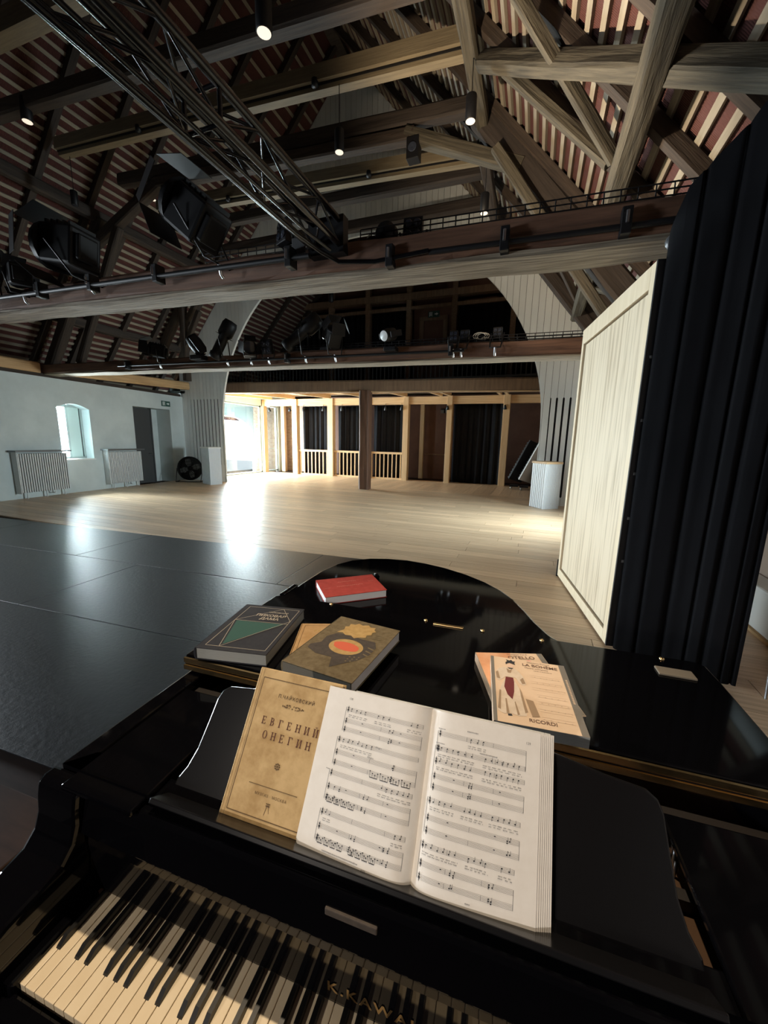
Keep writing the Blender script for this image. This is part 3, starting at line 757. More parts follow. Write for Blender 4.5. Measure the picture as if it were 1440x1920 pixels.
# ================================================================== STAGE LIGHTS
def aim(loc, direction):
    d = Vector(direction).normalized()
    q = d.to_track_quat('Z', 'Y')
    return Matrix.Translation(loc) @ q.to_matrix().to_4x4()
def yoke(t, m, r, drop, hang):
    """fork that holds a lantern, with the hook to its rail at point hang"""
    c = m.translation
    ax = (m.to_3x3() @ Vector((1, 0, 0))); ax.z = 0
    ax = ax.normalized() if ax.length > .1 else Vector((1, 0, 0))
    h = Vector(hang)
    mb = MB().tube([c + ax * r, h + ax * r * .8, h - ax * r * .8, c - ax * r], .011, 6)
    mb.build('yoke', 'black_metal', t)
    MB().tube([h, h + Vector((0, .02, -drop)), h + Vector((0, .05, -drop - .02))], .017, 8).build('hook_clamp', 'steel', t)
def lantern(kind, loc, direction, s, label, hang, group, lens='lens_dark'):
    t = thing('stage_light', label, 'stage light', loc, group=group)
    m = aim(loc, direction)
    if kind == 'profile':
        MB().lathe([(.001, -.34 * s), (.10 * s, -.33 * s), (.125 * s, -.26 * s), (.125 * s, -.08 * s), (.085 * s, -.03 * s), (.085 * s, .26 * s), (.10 * s, .27 * s), (.10 * s, .36 * s), (.09 * s, .365 * s)], m, 18).build('barrel', 'black_metal', t)
        MB().lathe([(.088 * s, .345 * s), (.05 * s, .362 * s), (.001, .368 * s)], m, 18).build('lens', 'lens_dark', t)
        for k in range(4):
            mm = m @ Matrix.Rotation(k * PI / 2 + .4, 4, 'Z') @ Matrix.Translation((.12 * s, 0, -.05 * s)); MB().obox(mm, .10 * s, .05 * s, .006).build('shutter', 'black_metal', t)
    elif kind == 'fresnel':
        MB().obox(m @ Matrix.Translation((0, 0, -.03 * s)), .25 * s, .27 * s, .30 * s).build('housing', 'black_metal', t, bevel=.02 * s)
        MB().lathe([(.165 * s, .12 * s), (.165 * s, .16 * s), (.14 * s, .165 * s), (.14 * s, .12 * s)], m, 18).build('front_ring', 'black_metal', t)
        MB().lathe([(.14 * s, .15 * s), (.001, .158 * s)], m, 18).build('lens', 'lens_dark', t)
        for k in range(4):
            mm = m @ Matrix.Rotation(k * PI / 2, 4, 'Z') @ Matrix.Translation((.21 * s, 0, .25 * s)) @ Matrix.Rotation(R(62), 4, 'Y')
            MB().obox(mm, .22 * s, .26 * s, .006).build('barn_door', 'black_metal', t)
        for k in range(5):
            mm = m @ Matrix.Translation((0, .145 * s, (-.14 + .055 * k) * s)); MB().obox(mm, .20 * s, .03 * s, .02 * s).build('cooling_fin', 'black_metal', t)
        MB().obox(m @ Matrix.Translation((.02 * s, 0, -.20 * s)), .16 * s, .18 * s, .06 * s).build('rear_cap', 'black_metal', t, bevel=.015 * s)
    elif kind == 'panel':
        MB().obox(m, .24 * s, .30 * s, .09 * s).build('housing', 'black_metal', t, bevel=.01 * s)
        for i in range(2):
            for j in range(2):
                mm = m @ Matrix.Translation(((i - .5) * .11 * s, (j - .5) * .13 * s, .046 * s)); MB().lathe([(.045 * s, 0), (.05 * s, .012 * s), (.04 * s, .014 * s), (.001, .004 * s)], mm, 14).build('led_eye', 'lens_dark', t)
        for k in range(4):
            mm = m @ Matrix.Translation((0, (-.12 + .08 * k) * s, -.06 * s)); MB().obox(mm, .20 * s, .012 * s, .05 * s).build('cooling_fin', 'black_metal', t)
    else:                                              # moving head: base, arms, round head
        MB().obox(Matrix.Translation(Vector(hang) + Vector((0, 0, .06 * s))), .30 * s, .22 * s, .10 * s).build('base', 'black_metal', t, bevel=.02 * s)
        for sg in (-1, 1):
            MB().obox(m @ Matrix.Translation((sg * .17 * s, 0, -.02)), .05 * s, .13 * s, .36 * s).build('arm', 'black_metal', t, bevel=.015 * s)
        MB().lathe([(.001, -.20 * s), (.09 * s, -.19 * s), (.135 * s, -.12 * s), (.145 * s, .05 * s), (.125 * s, .17 * s), (.115 * s, .20 * s)], m, 20).build('head', 'black_metal', t)
        MB().lathe([(.11 * s, .201 * s), (.06 * s, .214 * s), (.001, .219 * s)], m, 20).build('lens', lens, t)
    if kind != 'moving': yoke(t, m, .17 * s, .09, hang)
    return t
G1 = 'stage lights on the near tie beam'
lantern('fresnel', (-7.2, 3.40, 3.98), (-.5, -.3, -.2), 1.0, 'dark stage light at the far left end of the near beam', (-7.2, 3.44, beam1_z(-7.2) + .02), G1)
lantern('fresnel', (-6.55, 3.42, 3.72), (-.6, .2, .1), .9, 'dark stage light beside the leftmost one on the near beam', (-6.55, 3.44, beam1_z(-6.5) - .02), G1)
lantern('fresnel', (-5.45, 3.38, 3.86), (-.7, -.1, .12), 1.55, 'large dark lantern with barn doors on the left of the near beam', (-5.2, 3.44, beam1_z(-5.3)), G1)
lantern('fresnel', (-3.38, 3.34, 3.84), (-.62, .0, .50), 1.45, 'large tilted lantern with barn doors near the black truss', (-3.2, 3.44, beam1_z(-3.3)), G1)
lantern('panel', (-2.52, 3.62, 3.70), (-.35, -.8, .1), .75, 'small square light with round lenses left of the black truss', (-2.5, 3.70, 3.56), G1)
lantern('panel', (-1.22, 3.78, 3.58), (.1, -.9, .15), .75, 'square four-lens light on the near beam right of the black truss', (-1.2, 3.78, 3.44), G1)
# bunch of coiled cable beside it
t = thing('coiled_cable_bundle', 'coiled pale cables round a black box on the near beam', 'cable bundle', (-1.46, 3.74, 3.46))
MB().lathe([(.001, -.08), (.09, -.075), (.11, 0), (.09, .075), (.001, .08)], Matrix.Translation((-1.46, 3.74, 3.56)) @ Matrix.Rotation(R(80), 4, 'X'), 16).build('cable_box', 'black_metal', t)
for k in range(4):
    cx = -1.60 + .1 * k
    pts = [(cx + .055 * math.cos(a * PI / 6 + k), 3.70 + .02 * k, 3.53 + (.05 + .008 * k) * math.sin(a * PI / 6 + k)) for a in range(10)]
    MB().tube(pts, .007, 6).build('cable', 'cable_white', t)
t = thing('clamp_bracket', 'grey steel bracket plate standing on the near beam by the truss end', 'bracket', (-2.30, 3.5, 3.4))
MB().box(-2.37, -2.22, 3.52, 3.54, 3.40, 3.58).build('plate', 'shelf_steel', t, bevel=.008)
MB().tube([(-2.36, 3.46, 3.30), (-2.36, 3.46, 3.40)], .016, 8).build('bolt', 'steel', t)

G2 = 'stage lights on the far tie beam'
specs2 = [('fresnel', (-7.95, 6.55, 3.52), (-.5, -.4, .1), .95, 'leftmost stage light on the far beam'),
          ('moving', (-6.80, 6.55, 3.56), (-.3, -.3, .6), 1.0, 'rounded moving head light next to the leftmost one on the far beam'),
          ('profile', (-6.05, 6.5, 3.62), (-.35, -.1, -.62), 1.15, 'long tilted spotlight in front of the white arch boards'),
          ('fresnel', (-5.45, 6.55, 3.46), (.4, -.4, -.2), .8, 'low dark light right of the long tilted spotlight'),
          ('panel', (-5.02, 6.55, 3.42), (.1, -.8, -.2), .9, 'square dark light left of the crossed pale spotlight'),
          ('profile', (-4.18, 6.52, 3.62), (-.6, -.1, -.45), 1.2, 'long spotlight slanting down left at the middle of the far beam'),
          ('moving', (-3.86, 6.80, 3.66), (.2, -.3, .6), .62, 'dark light standing behind the slanting middle spotlight'),
          ('fresnel', (-3.55, 6.55, 3.50), (.3, -.3, .5), .9, 'dark light right of the middle spotlight'),
          ('moving', (-2.46, 6.50, 3.44), (-.35, -.85, -.30), .75, 'moving head light on the far beam with a bright lens glint'),  # glint painted in by a white lens material
          ('panel', (-1.38, 6.6, 3.36), (.0, -.9, .1), .55, 'small dark box light at the rail end of the far beam'),
          ('panel', (-0.72, 6.84, 3.42), (.0, -.9, .2), .6, 'small box light at the right of the far cable tray'),
          ('panel', (-1.25, 6.84, 3.42), (.0, -.9, .2), .6, 'small box light at the left of the white cable coil')]
for k, loc, d, s, lab in specs2:
    lantern(k, loc, d, s, lab, (loc[0], 6.80 if 'standing behind' in lab else 6.58, beam2_z(loc[0]) + (.13 if 'standing behind' in lab else 0)), G2, 'enamel' if 'glint' in lab else 'lens_dark')  # white lens material paints in the daylight glint
t = thing('coiled_cable_bundle', 'white cable coil lying in the far cable tray', 'cable bundle', (-1.0, 6.84, 3.3))
for k in range(3):
    pts = [(-1.0 + .10 * math.cos(a * PI / 5) + .03 * k, 6.76 + .02 * k, 3.38 + .05 * math.sin(a * PI / 5)) for a in range(10)]
    MB().tube(pts, .008, 6, closed=True).build('cable', 'cable_white', t)

# ================================================================== PENDANT LAMPS
def pendant(loc, s, top, label, lit=True, direction=(0, 0, -1)):
    t = thing('pendant_lamp', label, 'lamp', loc, group='cylinder pendant lamps')
    x, y, z = loc
    m = aim(loc, direction)
    MB().lathe([(.001, -.15 * s), (.066 * s, -.15 * s), (.07 * s, -.14 * s), (.07 * s, .13 * s), (.064 * s, .135 * s)], m, 24).build('cylinder', 'black_metal', t)
    MB().lathe([(.060 * s, .1365 * s), (.001, .138 * s)], m, 20).build('bulb_disc', 'lamp_glow' if lit else 'lens_dark', t)
    MB().tube([(x, y, z + .14 * s), (x, y, top)], .006, 6).build('cord', 'black_metal', t)
    return t
pendant((-2.87, 3.86, 5.80), 1.15, 6.75, 'black cylinder lamp with lit disc at the top centre')
pendant((-8.48, 4.86, 7.02), 1.2, 7.1, 'black cylinder lamp with lit disc at the upper left edge')
pendant((-3.08, 5.86, 6.00), 1.0, 6.72, 'black cylinder lamp hanging on a long cord from the pale collar')
pendant((-1.14, 5.80, 5.90), 1.0, 6.45, 'black cylinder lamp beside the grey purlin at right')
pendant((-8.45, 7.15, 7.02), 1.1, 7.3, 'black cylinder lamp hanging by the left knee brace')
pendant((-9.12, 5.9, 6.36), .9, 7.1, 'unlit black cylinder lamp low on the left roof slope', False)
pendant((-1.11, 7.2, 5.52), 1.0, 6.6, 'black cylinder lamp just above the tray of the near tie beam')
pendant((-4.6, 12.6, 6.72), 1.2, 9.0, 'small dark lamp hanging in front of the upper gallery, left of the door', False)
pendant((-7.05, 12.8, 6.55), 1.2, 9.0, 'small dark lamp at the left of the upper gallery', False)
pendant((-3.3, 12.6, 6.62), 1.2, 9.0, 'small dark lamp above the gallery door', False)
t = thing('loudspeaker', 'black box loudspeaker under the arched collar at right', 'loudspeaker', (-2.3, 7.0, 6.3))
MB().box(-2.40, -2.19, 6.92, 7.1, 6.26, 6.58).build('cabinet', 'black_metal', t, bevel=.01)
MB().lathe([(.07, 0), (.075, .01), (.06, .012), (.001, .002)], aim((-2.295, 6.918, 6.42), (0, -1, 0)), 16).build('driver_cone', 'lens_dark', t)
MB().tube([(-2.3, 7.02, 6.58), (-2.3, 7.02, 6.68)], .015, 6).build('bracket', 'black_metal', t)
t = thing('loudspeaker', 'black box loudspeaker tucked under the left end of the arched collar', 'loudspeaker', (-7.6, 7.1, 6.7))
MB().box(-7.95, -7.5, 6.95, 7.2, 6.62, 6.95).build('cabinet', 'black_metal', t, bevel=.01)
MB().lathe([(.10, 0), (.11, .01), (.09, .012), (.001, .002)], aim((-7.72, 6.948, 6.78), (0, -1, 0)), 16).build('driver_cone', 'lens_dark', t)

# ================================================================== GALLERY AND PINE COLONNADE
YB = 12.3
gal = thing('gallery', 'dark timber gallery with black railing behind the white arch', 'gallery', (-5.4, 12.4, 3.6))
bar('front_beam', (-11.75, 12.42, 3.58), (0.25, 12.42, 3.36), .24, .40, 'gallery_wood', gal, segs=8, rough=.008)
bar('edge_board', (-11.75, 12.30, 3.40), (0.25, 12.30, 3.17), .03, .03, 'pine', gal)
def gal_z(x): return 3.80 - (x + 11.75) / 12.0 * .22
MB().add([(-12.5, 12.5, 3.80), (1.6, 12.5, 3.56), (1.6, 18.9, 3.80), (-12.5, 18.9, 3.86)], [(0, 1, 2, 3)]).build('deck', 'gallery_wood', gal)
MB().tube([(-11.7, 12.38, gal_z(-11.7) + .85), (0.2, 12.38, gal_z(.2) + .85)], .025, 8).build('top_rail', 'black_metal', gal)
MB().box(-11.7, 0.2, 12.33, 12.40, 3.60, 3.66).build('bottom_rail', 'black_metal', gal)
bme = MB().box(-.016, .016, -.008, .008, 0, .85).mesh('baluster', 'black_metal')
for k in range(84):
    x = -11.65 + k * .142
    link('baluster', bme, gal, Matrix.Translation((x, 12.38, gal_z(x))))
# partition on the gallery
for x in (-8.75, -7.0, -5.2, -3.35, -1.15):
    bar('gallery_post', (x, 15.95, 3.8), (x, 15.95, 8.2), .20, .22, 'gallery_wood', gal)
bar('gallery_header', (-10.2, 15.9, 7.42), (-0.3, 15.9, 7.30), .22, .24, 'gallery_wood', gal)
bar('gallery_upper_header', (-9.4, 15.9, 8.6), (-1.4, 15.9, 8.6), .22, .24, 'gallery_wood', gal)
bar('gallery_rail', (-10.2, 15.92, 6.98), (-0.3, 15.92, 6.9), .10, .12, 'gallery_wood', gal)
MB().box(-5.1, -3.45, 16.3, 16.36, 3.8, 7.4).build('wall_panel', 'gallery_wall', gal)
MB().box(-4.85, -4.65, 16.22, 16.3, 3.8, 6.5).build('door_jamb', 'gallery_wood', gal)
MB().box(-3.85, -3.68, 16.22, 16.3, 3.8, 6.5).build('door_jamb', 'gallery_wood', gal)
MB().box(-4.85, -3.68, 16.22, 16.3, 6.5, 6.66).build('door_head', 'gallery_wood', gal)
MB().box(-4.65, -3.85, 16.27, 16.3, 3.8, 6.5).build('door_leaf', 'gallery_wall', gal)
MB().box(-10.0, -0.4, 16.34, 16.4, 7.3, 9.6).build('upper_wall', 'gallery_wall', gal)
for x0, x1 in ((-10.6, -8.87), (-8.63, -7.12), (-6.88, -5.32), (-3.23, -1.27), (-1.03, 0.6)):
    mb = MB(True); n = int((x1 - x0) / .06); vs = []
    for i in range(n + 1):
        xx = x0 + (x1 - x0) * i / n; yy = 16.1 + .05 * math.sin(i * 1.35) + .02 * math.sin(i * .51)
        vs += [(xx, yy, 3.85), (xx, yy, 6.95)]
    mb.add(vs, [(2 * i, 2 * i + 2, 2 * i + 3, 2 * i + 1) for i in range(n)]); 
    o = mb.build('gallery_curtain', 'velvet', gal)
    sd = o.modifiers.new('thick', 'SOLIDIFY'); sd.thickness = .01
def exit_sign(loc, rz, s, label):
    t = thing('exit_sign', label, 'sign', loc, rz, group='emergency exit signs')
    MB().box(-.20 * s, .20 * s, -.02, 0.0, -.1 * s, .1 * s).build('sign_plate', 'exit_green', t, local=True)
    fig = MB()                                         # running figure, doorway and arrow
    y = -.0215
    q = lambda pts: fig.add([(a * s, y, b * s) for a, b in pts], [tuple(range(len(pts)))])
    q([(-.16, -.07), (-.13, -.07), (-.13, .07), (-.16, .07)]); q([(-.13, .055), (-.05, .055), (-.05, .07), (-.13, .07)]); q([(-.065, -.07), (-.05, -.07), (-.05, .055), (-.065, .055)])
    q([(-.11, .02), (-.085, .02), (-.085, .045), (-.11, .045)]); q([(-.115, -.02), (-.085, -.02), (-.08, .018), (-.11, .018)])
    q([(-.115, -.02), (-.10, -.02), (-.115, -.06), (-.125, -.055)]); q([(-.10, -.02), (-.085, -.02), (-.072, -.055), (-.085, -.06)])
    q([(.03, -.018), (.10, -.018), (.10, .018), (.03, .018)]); q([(.095, -.05), (.16, 0), (.095, .05)])
    fig.build('pictogram', 'exit_white', t, local=True)
    return t
exit_sign((-4.25, 16.21, 6.72), 0, 1.15, 'dark exit sign on the upper gallery wall')
exit_sign(lw(10.68, 2.84, -.005), -PI / 2 - R(-5.7) + PI, .95, 'green and white exit sign above the left wall door niche')

# ---- colonnade of pale pine posts under the gallery
colo = thing('pine_colonnade', 'row of pale pine posts and header under the gallery', 'colonnade', (-6.5, 15.95, 0))
for x, w in ((-12.59, .26), (-10.71, .27), (-8.80, .28), (-6.98, .26), (-5.19, .24), (-3.34, .22), (-1.14, .25)):
    bar('post', (x, 15.95, -.03), (x, 15.95, 3.50), w, .26, 'pine', colo, up=(0, 1, 0), bevel=.008)
bar('header', (-12.7, 15.95, 3.36), (1.8, 15.95, 3.33), .16, .30, 'pine', colo)
for x in (-12.0, -10.7, -8.8, -6.98, -5.19, -3.34, -1.14, .5):
    bar('joist', (x, 12.55, 3.43), (x, 15.85, 3.57), .10, .16, 'pine', colo)
bar('joist', (-1.4, 12.55, 3.43), (-1.4, 15.85, 3.57), .10, .16, 'pine', colo)
bar('joist', (-3.7, 12.55, 3.43), (-3.7, 15.85, 3.57), .10, .16, 'pine', colo)
for k in range(12):
    y0 = 12.54 + k * .285
    MB().box(-12.5, 1.8, y0, y0 + .28, 3.53 + k * .012, 3.55 + k * .012).build('ceiling_board', 'pine', colo)
# railings in three bays
def balustrade(x0, x1, label):
    t = thing('balustrade', label, 'balustrade', ((x0 + x1) / 2, 16.0, 0), group='low pine balustrades')
    MB().box(x0, x1, 15.92, 15.99, 1.10, 1.19).build('handrail', 'pine', t)
    MB().box(x0, x1, 15.92, 15.98, .0, .07).build('bottom_rail', 'pine', t)
    n = int((x1 - x0) / .19)
    for i in range(n):
        x = x0 + (x1 - x0) * (i + .5) / n
        MB().box(x - .022, x + .022, 15.935, 15.975, .07, 1.10).build('baluster', 'pine', t)
balustrade(-10.57, -8.94, 'pine balustrade in the bay next to the glazing')
balustrade(-8.66, -7.11, 'pine balustrade in the bay left of the dark column')
balustrade(-6.85, -5.31, 'pine balustrade in the bay right of the dark column')
def curtain(pts, z0, zt, step, amp, m, label, name='curtain', seed=1, group=None, cat='curtain', sharp=False):
    """hanging cloth along a ground polyline, folds as real waves"""
    rg = random.Random(seed)
    path = [Vector((p[0], p[1], 0)) for p in pts]
    ln = [(path[i + 1] - path[i]).length for i in range(len(path) - 1)]; tot = sum(ln)
    n = int(tot / step); cols = []
    ph = 0
    for i in range(n + 1):
        s = tot * i / n; d = s; k = 0
        while k < len(ln) - 1 and d > ln[k]: d -= ln[k]; k += 1
        p = path[k].lerp(path[k + 1], min(1, d / ln[k])); tdir = (path[k + 1] - path[k]).normalized(); nn = Vector((-tdir.y, tdir.x, 0))
        ph += rg.uniform(.25, .62) * step / .02 * ((2.6 * (.45 + 1.3 * abs(noise.noise(Vector((s * 5.0, seed, 0))))  * 2)) if sharp else 1)
        cols.append((p, nn, tdir, ph, s))
    rowsn = 7; vs = []
    for p, nn, tdir, ph, s in cols:
        top = zt(p.x) if callable(zt) else zt
        for r in range(rowsn + 1):
            f = r / rowsn; z = z0 + (top - z0) * f
            a = amp * (1.0 - .35 * f)
            off = a * math.sin(ph + .25 * math.sin(f * 3 + s * 2)) + a * .35 * math.sin(2.3 * ph + 1)
            if sharp: off = a * (1.5 * (1 - abs(math.sin(ph * .5 + .2 * math.sin(f * 3 + s * 2)))) ** 4 + .6 * math.sin(ph * .17))
            side = 0 if sharp else a * .5 * math.cos(ph * 1.0)
            q = p + nn * off + tdir * side; vs.append((q.x, q.y, z))
    R1 = rowsn + 1
    fs = [(i * R1 + r, (i + 1) * R1 + r, (i + 1) * R1 + r + 1, i * R1 + r + 1) for i in range(n) for r in range(rowsn)]
    o = MB(True).add(vs, fs, True).build(name, m)
    sd = o.modifiers.new('thick', 'SOLIDIFY'); sd.thickness = .006
    tag(o, label, cat, group)
    return o
GC = 'black curtains between the pine posts'
curtain([(-10.55, 16.28), (-8.95, 16.28)], .02, 3.2, .02, .05, 'velvet', 'black curtain behind the balustrade next to the glazing', seed=2, group=GC)
curtain([(-8.64, 16.28), (-7.12, 16.28)], .02, 3.2, .02, .05, 'velvet', 'black curtain behind the balustrade left of the dark column', seed=3, group=GC)
curtain([(-6.84, 16.28), (-5.32, 16.28)], .02, 3.2, .02, .05, 'velvet', 'black curtain behind the balustrade right of the dark column', seed=4, group=GC)
curtain([(-3.22, 16.12), (-1.28, 16.12)], .02, 3.2, .02, .05, 'velvet', 'floor-length black curtain in the bay without a balustrade', seed=5, group=GC)
struct(MB().box(-10.2, 2.2, 17.6, 17.7, -.03, 3.75).build('wall_rear', 'gallery_wall'))
bar_in = tag(bar('timber_stud', (-4.9, 17.45, -.03), (-4.9, 17.45, 3.5), .18, .18, 'pine'), 'pine stud standing inside the open dark bay', 'post')
tag(bar('grab_rail', (-5.0, 17.57, 1.1), (-3.3, 17.57, 1.1), .04, .05, 'gallery_wood'), 'thin dark rail across the back of the open bay', 'rail')
t = thing('wall_lamp', 'small twin wall lamp high in the open dark bay', 'lamp', (-3.9, 17.55, 3.05))
for k in (0, 1):
    MB().obox(Matrix.Translation((-4.0 + .22 * k, 17.52, 3.02)), .16, .12, .16).build('lamp_head', 'shelf_steel', t, bevel=.02)
MB().box(-4.1, -3.68, 17.56, 17.6, 3.08, 3.14).build('mount', 'black_metal', t)
# small conical spotlights clipped to the header
for k, (x, lab) in enumerate(((-12.1, 'beside the first pine post'), (-10.95, 'in the bay with the brick wall'), (-10.2, 'at the left of the first curtain'), (-9.15, 'at the right of the first curtain'),
                              (-8.2, 'over the curtain left of the column'), (-6.1, 'over the curtain right of the column'), (-5.38, 'by the fifth pine post'), (-3.42, 'by the sixth pine post'), (-1.2, 'by the last pine post'))):
    t = thing('clip_spotlight', 'tiny black conical spotlight ' + lab, 'lamp', (x, 15.8, 3.1), group='tiny conical spotlights on the colonnade')
    MB().lathe([(.02, .10), (.035, .08), (.075, -.06), (.07, -.065)], aim((x, 15.82, 3.02), (.0, -.25, 1)), 12).build('shade', 'black_metal', t)
    MB().tube([(x, 15.84, 3.11), (x, 15.86, 3.24)], .008, 6).build('stem', 'black_metal', t)

# ---- the old column that carries the gallery
co = bar('oak_column', (-5.445, 12.25, -.03), (-5.445, 12.25, 3.30), .36, .34, 'tie_timber', rough=.018, segs=14, up=(0, 1, 0))
tag(co, 'dark square timber column in the middle of the oak floor', 'column')

# ================================================================== LEFT WALL THINGS
def radiator(y0, y1, label, nfin):
    t = thing('radiator', label, 'radiator', lw((y0 + y1) / 2, 0, -.15), group='column radiators on the left wall')
    z0, z1 = .16, 1.16
    for i in range(nfin):
        ya = y0 + (y1 - y0) * i / nfin; w = (y1 - y0) / nfin * .62
        mb = MB()
        lw_box(mb, ya, ya + w, z0, z1, -.20, -.06)
        mb.build('fin', 'enamel', t, bevel=.012)
    for z in (z0 + .06, z1 - .08):
        mb = MB(); lw_box(mb, y0 + .01, y1 - .03, z, z + .05, -.15, -.10); mb.build('header_pipe', 'enamel', t)
    mb = MB(); lw_box(mb, y0 - .09, y1 + .04, 1.20, 1.24, -.30, .0); mb.build('shelf', 'shelf_steel', t)
    mb = MB(); lw_box(mb, y0 - .03, y0 - .015, z0 - .02, z1 + .03, -.21, -.02); mb.build('side_panel', 'enamel', t)
    for q in (.12, .5, .88):
        yy = y0 + (y1 - y0) * q
        mb = MB(); mb.tube([lw(yy, z0 + .02, -.13), lw(yy, 0.0, -.13)], .016, 8); mb.build('foot', 'enamel', t)
    MB().tube([lw(y0 + .62 * (y1 - y0), z0 + .05, -.13), lw(y0 + .62 * (y1 - y0), .09, -.13), lw(y0 + .68 * (y1 - y0), .09, -.10)], .012, 8).build('valve_pipe', 'steel', t)
    return t
radiator(5.72, 6.92, 'wide white column radiator left of the deep window', 22)
radiator(8.12, 9.30, 'white column radiator between the window and the grey door', 24)

# ---- floor fan
fan = thing('floor_fan', 'black round floor fan in the corner by the white boards', 'fan', (-12.05, 10.9, 0))
fm_ = aim((-12.05, 10.9, .50), (.45, -.85, .12))
for rr in (.14, .26, .37, .43):
    pts = [fm_ @ Vector((rr * math.cos(a * PI / 12), rr * math.sin(a * PI / 12), .10 - .06 * (rr / .43) ** 2)) for a in range(24)]
    MB().tube(pts, .009 if rr < .4 else .016, 6, closed=True).build('guard_ring', 'black_metal', fan)
for k in range(20):
    a = 2 * PI * k / 20
    MB().tube([fm_ @ Vector((.05 * math.cos(a), .05 * math.sin(a), .11)), fm_ @ Vector((.43 * math.cos(a), .43 * math.sin(a), .04))], .005, 5).build('guard_wire', 'black_metal', fan)
for k in range(4):
    a = k * PI / 2 + .3; mb = MB()
    pl = [(.06, -.03), (.2, -.11), (.36, -.09), (.37, .06), (.2, .10), (.06, .04)]
    ca, sa = math.cos(a), math.sin(a)
    mb.prism(pl, lambda p, k_: fm_ @ Vector((p[0] * ca - p[1] * sa, p[0] * sa + p[1] * ca, -.02 + .25 * p[1] + .006 * k_))); mb.build('blade', 'shelf_steel', fan)
MB().lathe([(.001, -.14), (.08, -.13), (.10, -.02), (.07, .03), (.001, .04)], fm_, 16).build('motor', 'black_metal', fan)
MB().lathe([(.425, -.05), (.445, -.05), (.445, .05), (.425, .05), (.425, -.05)], fm_, 32).build('drum', 'black_metal', fan)
ax = fm_.to_3x3() @ Vector((1, 0, 0)); ax.z = 0; ax.normalize()
c0 = fm_.translation
MB().tube([c0 + ax * .46, Vector((c0.x, c0.y, .02)) + ax * .44 + Vector((.1, -.2, 0)), Vector((c0.x, c0.y, .02)) - ax * .44 + Vector((.1, -.2, 0)), c0 - ax * .46], .016, 8).build('stand', 'black_metal', fan)
MB().tube([Vector((c0.x, c0.y, .02)) + ax * .44 + Vector((-.1, .15, 0)), Vector((c0.x, c0.y, .02)) + ax * .44 + Vector((.1, -.2, 0))], .016, 8).build('skid', 'black_metal', fan)
MB().tube([Vector((c0.x, c0.y, .02)) - ax * .44 + Vector((-.1, .15, 0)), Vector((c0.x, c0.y, .02)) - ax * .44 + Vector((.1, -.2, 0))], .016, 8).build('skid', 'black_metal', fan)

# ---- white plinth boxes with slatted and perforated faces
def plinth(label, corner, a, w1, w2, h, cap_m, seed):
    """corner: nearest corner on the floor; a: heading of its right face; w1 left face, w2 right face"""
    t = thing('plinth', label, 'plinth', (corner[0], corner[1], 0), group='white slatted plinths')
    u = Vector((math.cos(a), math.sin(a), 0)); v = Vector((-math.sin(a), math.cos(a), 0)); c = Vector((corner[0], corner[1], 0))
    def ob(u0, u1, v0, v1, z0, z1, nm, m, bev=0):
        vs = [c + u * uu + v * vv + Vector((0, 0, z)) for z in (z0, z1) for vv in (v0, v1) for uu in (u0, u1)]
        MB().add(vs, [(0, 2, 3, 1), (4, 5, 7, 6), (0, 1, 5, 4), (2, 6, 7, 3), (0, 4, 6, 2), (1, 3, 7, 5)], False).build(nm, m, t, bevel=bev)
    ob(.012, w2, .012, w1, 0, h, 'body', 'white_paint')
    ns = 8
    for i in range(ns):
        v0 = w1 * i / ns; ob(0, .012, v0 + .008, v0 + w1 / ns - .008, .0, h, 'slat', 'mesh_white', .004)
    nx, nz = 12, 26
    for i in range(nx + 1):
        u0 = w2 * i / nx; ob(max(0, u0 - .006), min(w2, u0 + .006), 0, .010, 0, h, 'grid_bar', 'mesh_white')
    for j in range(nz + 1):
        z = h * j / nz; ob(0, w2, .002, .010, max(0, z - .006), min(h, z + .006), 'grid_bar', 'mesh_white')
    ob(-.015, w2 + .015, -.015, w1 + .015, h, h + .055, 'cap', cap_m, .006)
plinth('white slatted plinth with a pine top beside the oak wall panel', (0.32, 10.68), R(38), .56, .48, 1.17, 'pine', 1)
plinth('white slatted plinth with a white top beside the bright glazing', (-10.62, 10.45), R(68), .70, .42, 1.27, 'white_paint', 2)

# ---- folded tables stacked in the last bay
def folded_table(x, y, lean, m, label):
    t = thing('folded_table', label, 'folding table', (x, y, 0), group='folded tables in the last bay')
    a = R(lean)
    mt = Matrix.Translation((x, y, .28)) @ Matrix.Rotation(a, 4, 'Y') @ Matrix.Rotation(R(-35), 4, 'Z')
    MB().obox(mt @ Matrix.Translation((0, 0, .80)), .05, .80, 1.55).build('top', m, t, bevel=.01)
    for k in range(14):
        MB().obox(mt @ Matrix.Translation((-.045, -.36, .08 + k * .105)), .045, .06, .05).build('edge_spring', 'black_metal', t)
    for s in (-1, 1):
        MB().tube([mt @ Vector((-.06, s * .33, .1)), mt @ Vector((-.06, s * .33, 1.45))], .018, 6).build('leg', 'black_metal', t)
    MB().obox(Matrix.Translation((x, y, .12)), .30, .55, .05).build('trolley_base', 'black_metal', t)
    for s in (-1, 1):
        MB().lathe([(.001, -.02), (.055, -.02), (.055, .02), (.001, .02)], Matrix.Translation((x - .1, y + s * .25, .055)) @ Matrix.Rotation(PI / 2, 4, 'Y'), 12).build('caster', 'steel', t)
folded_table(-0.62, 15.2, 24, 'black_metal', 'dark folded table nearest the last pine post')
folded_table(-0.26, 15.05, 24, 'white_paint', 'white folded table leaning in the last bay')
folded_table(0.20, 15.2, 24, 'shelf_steel', 'grey folded table leaning behind the plinth')

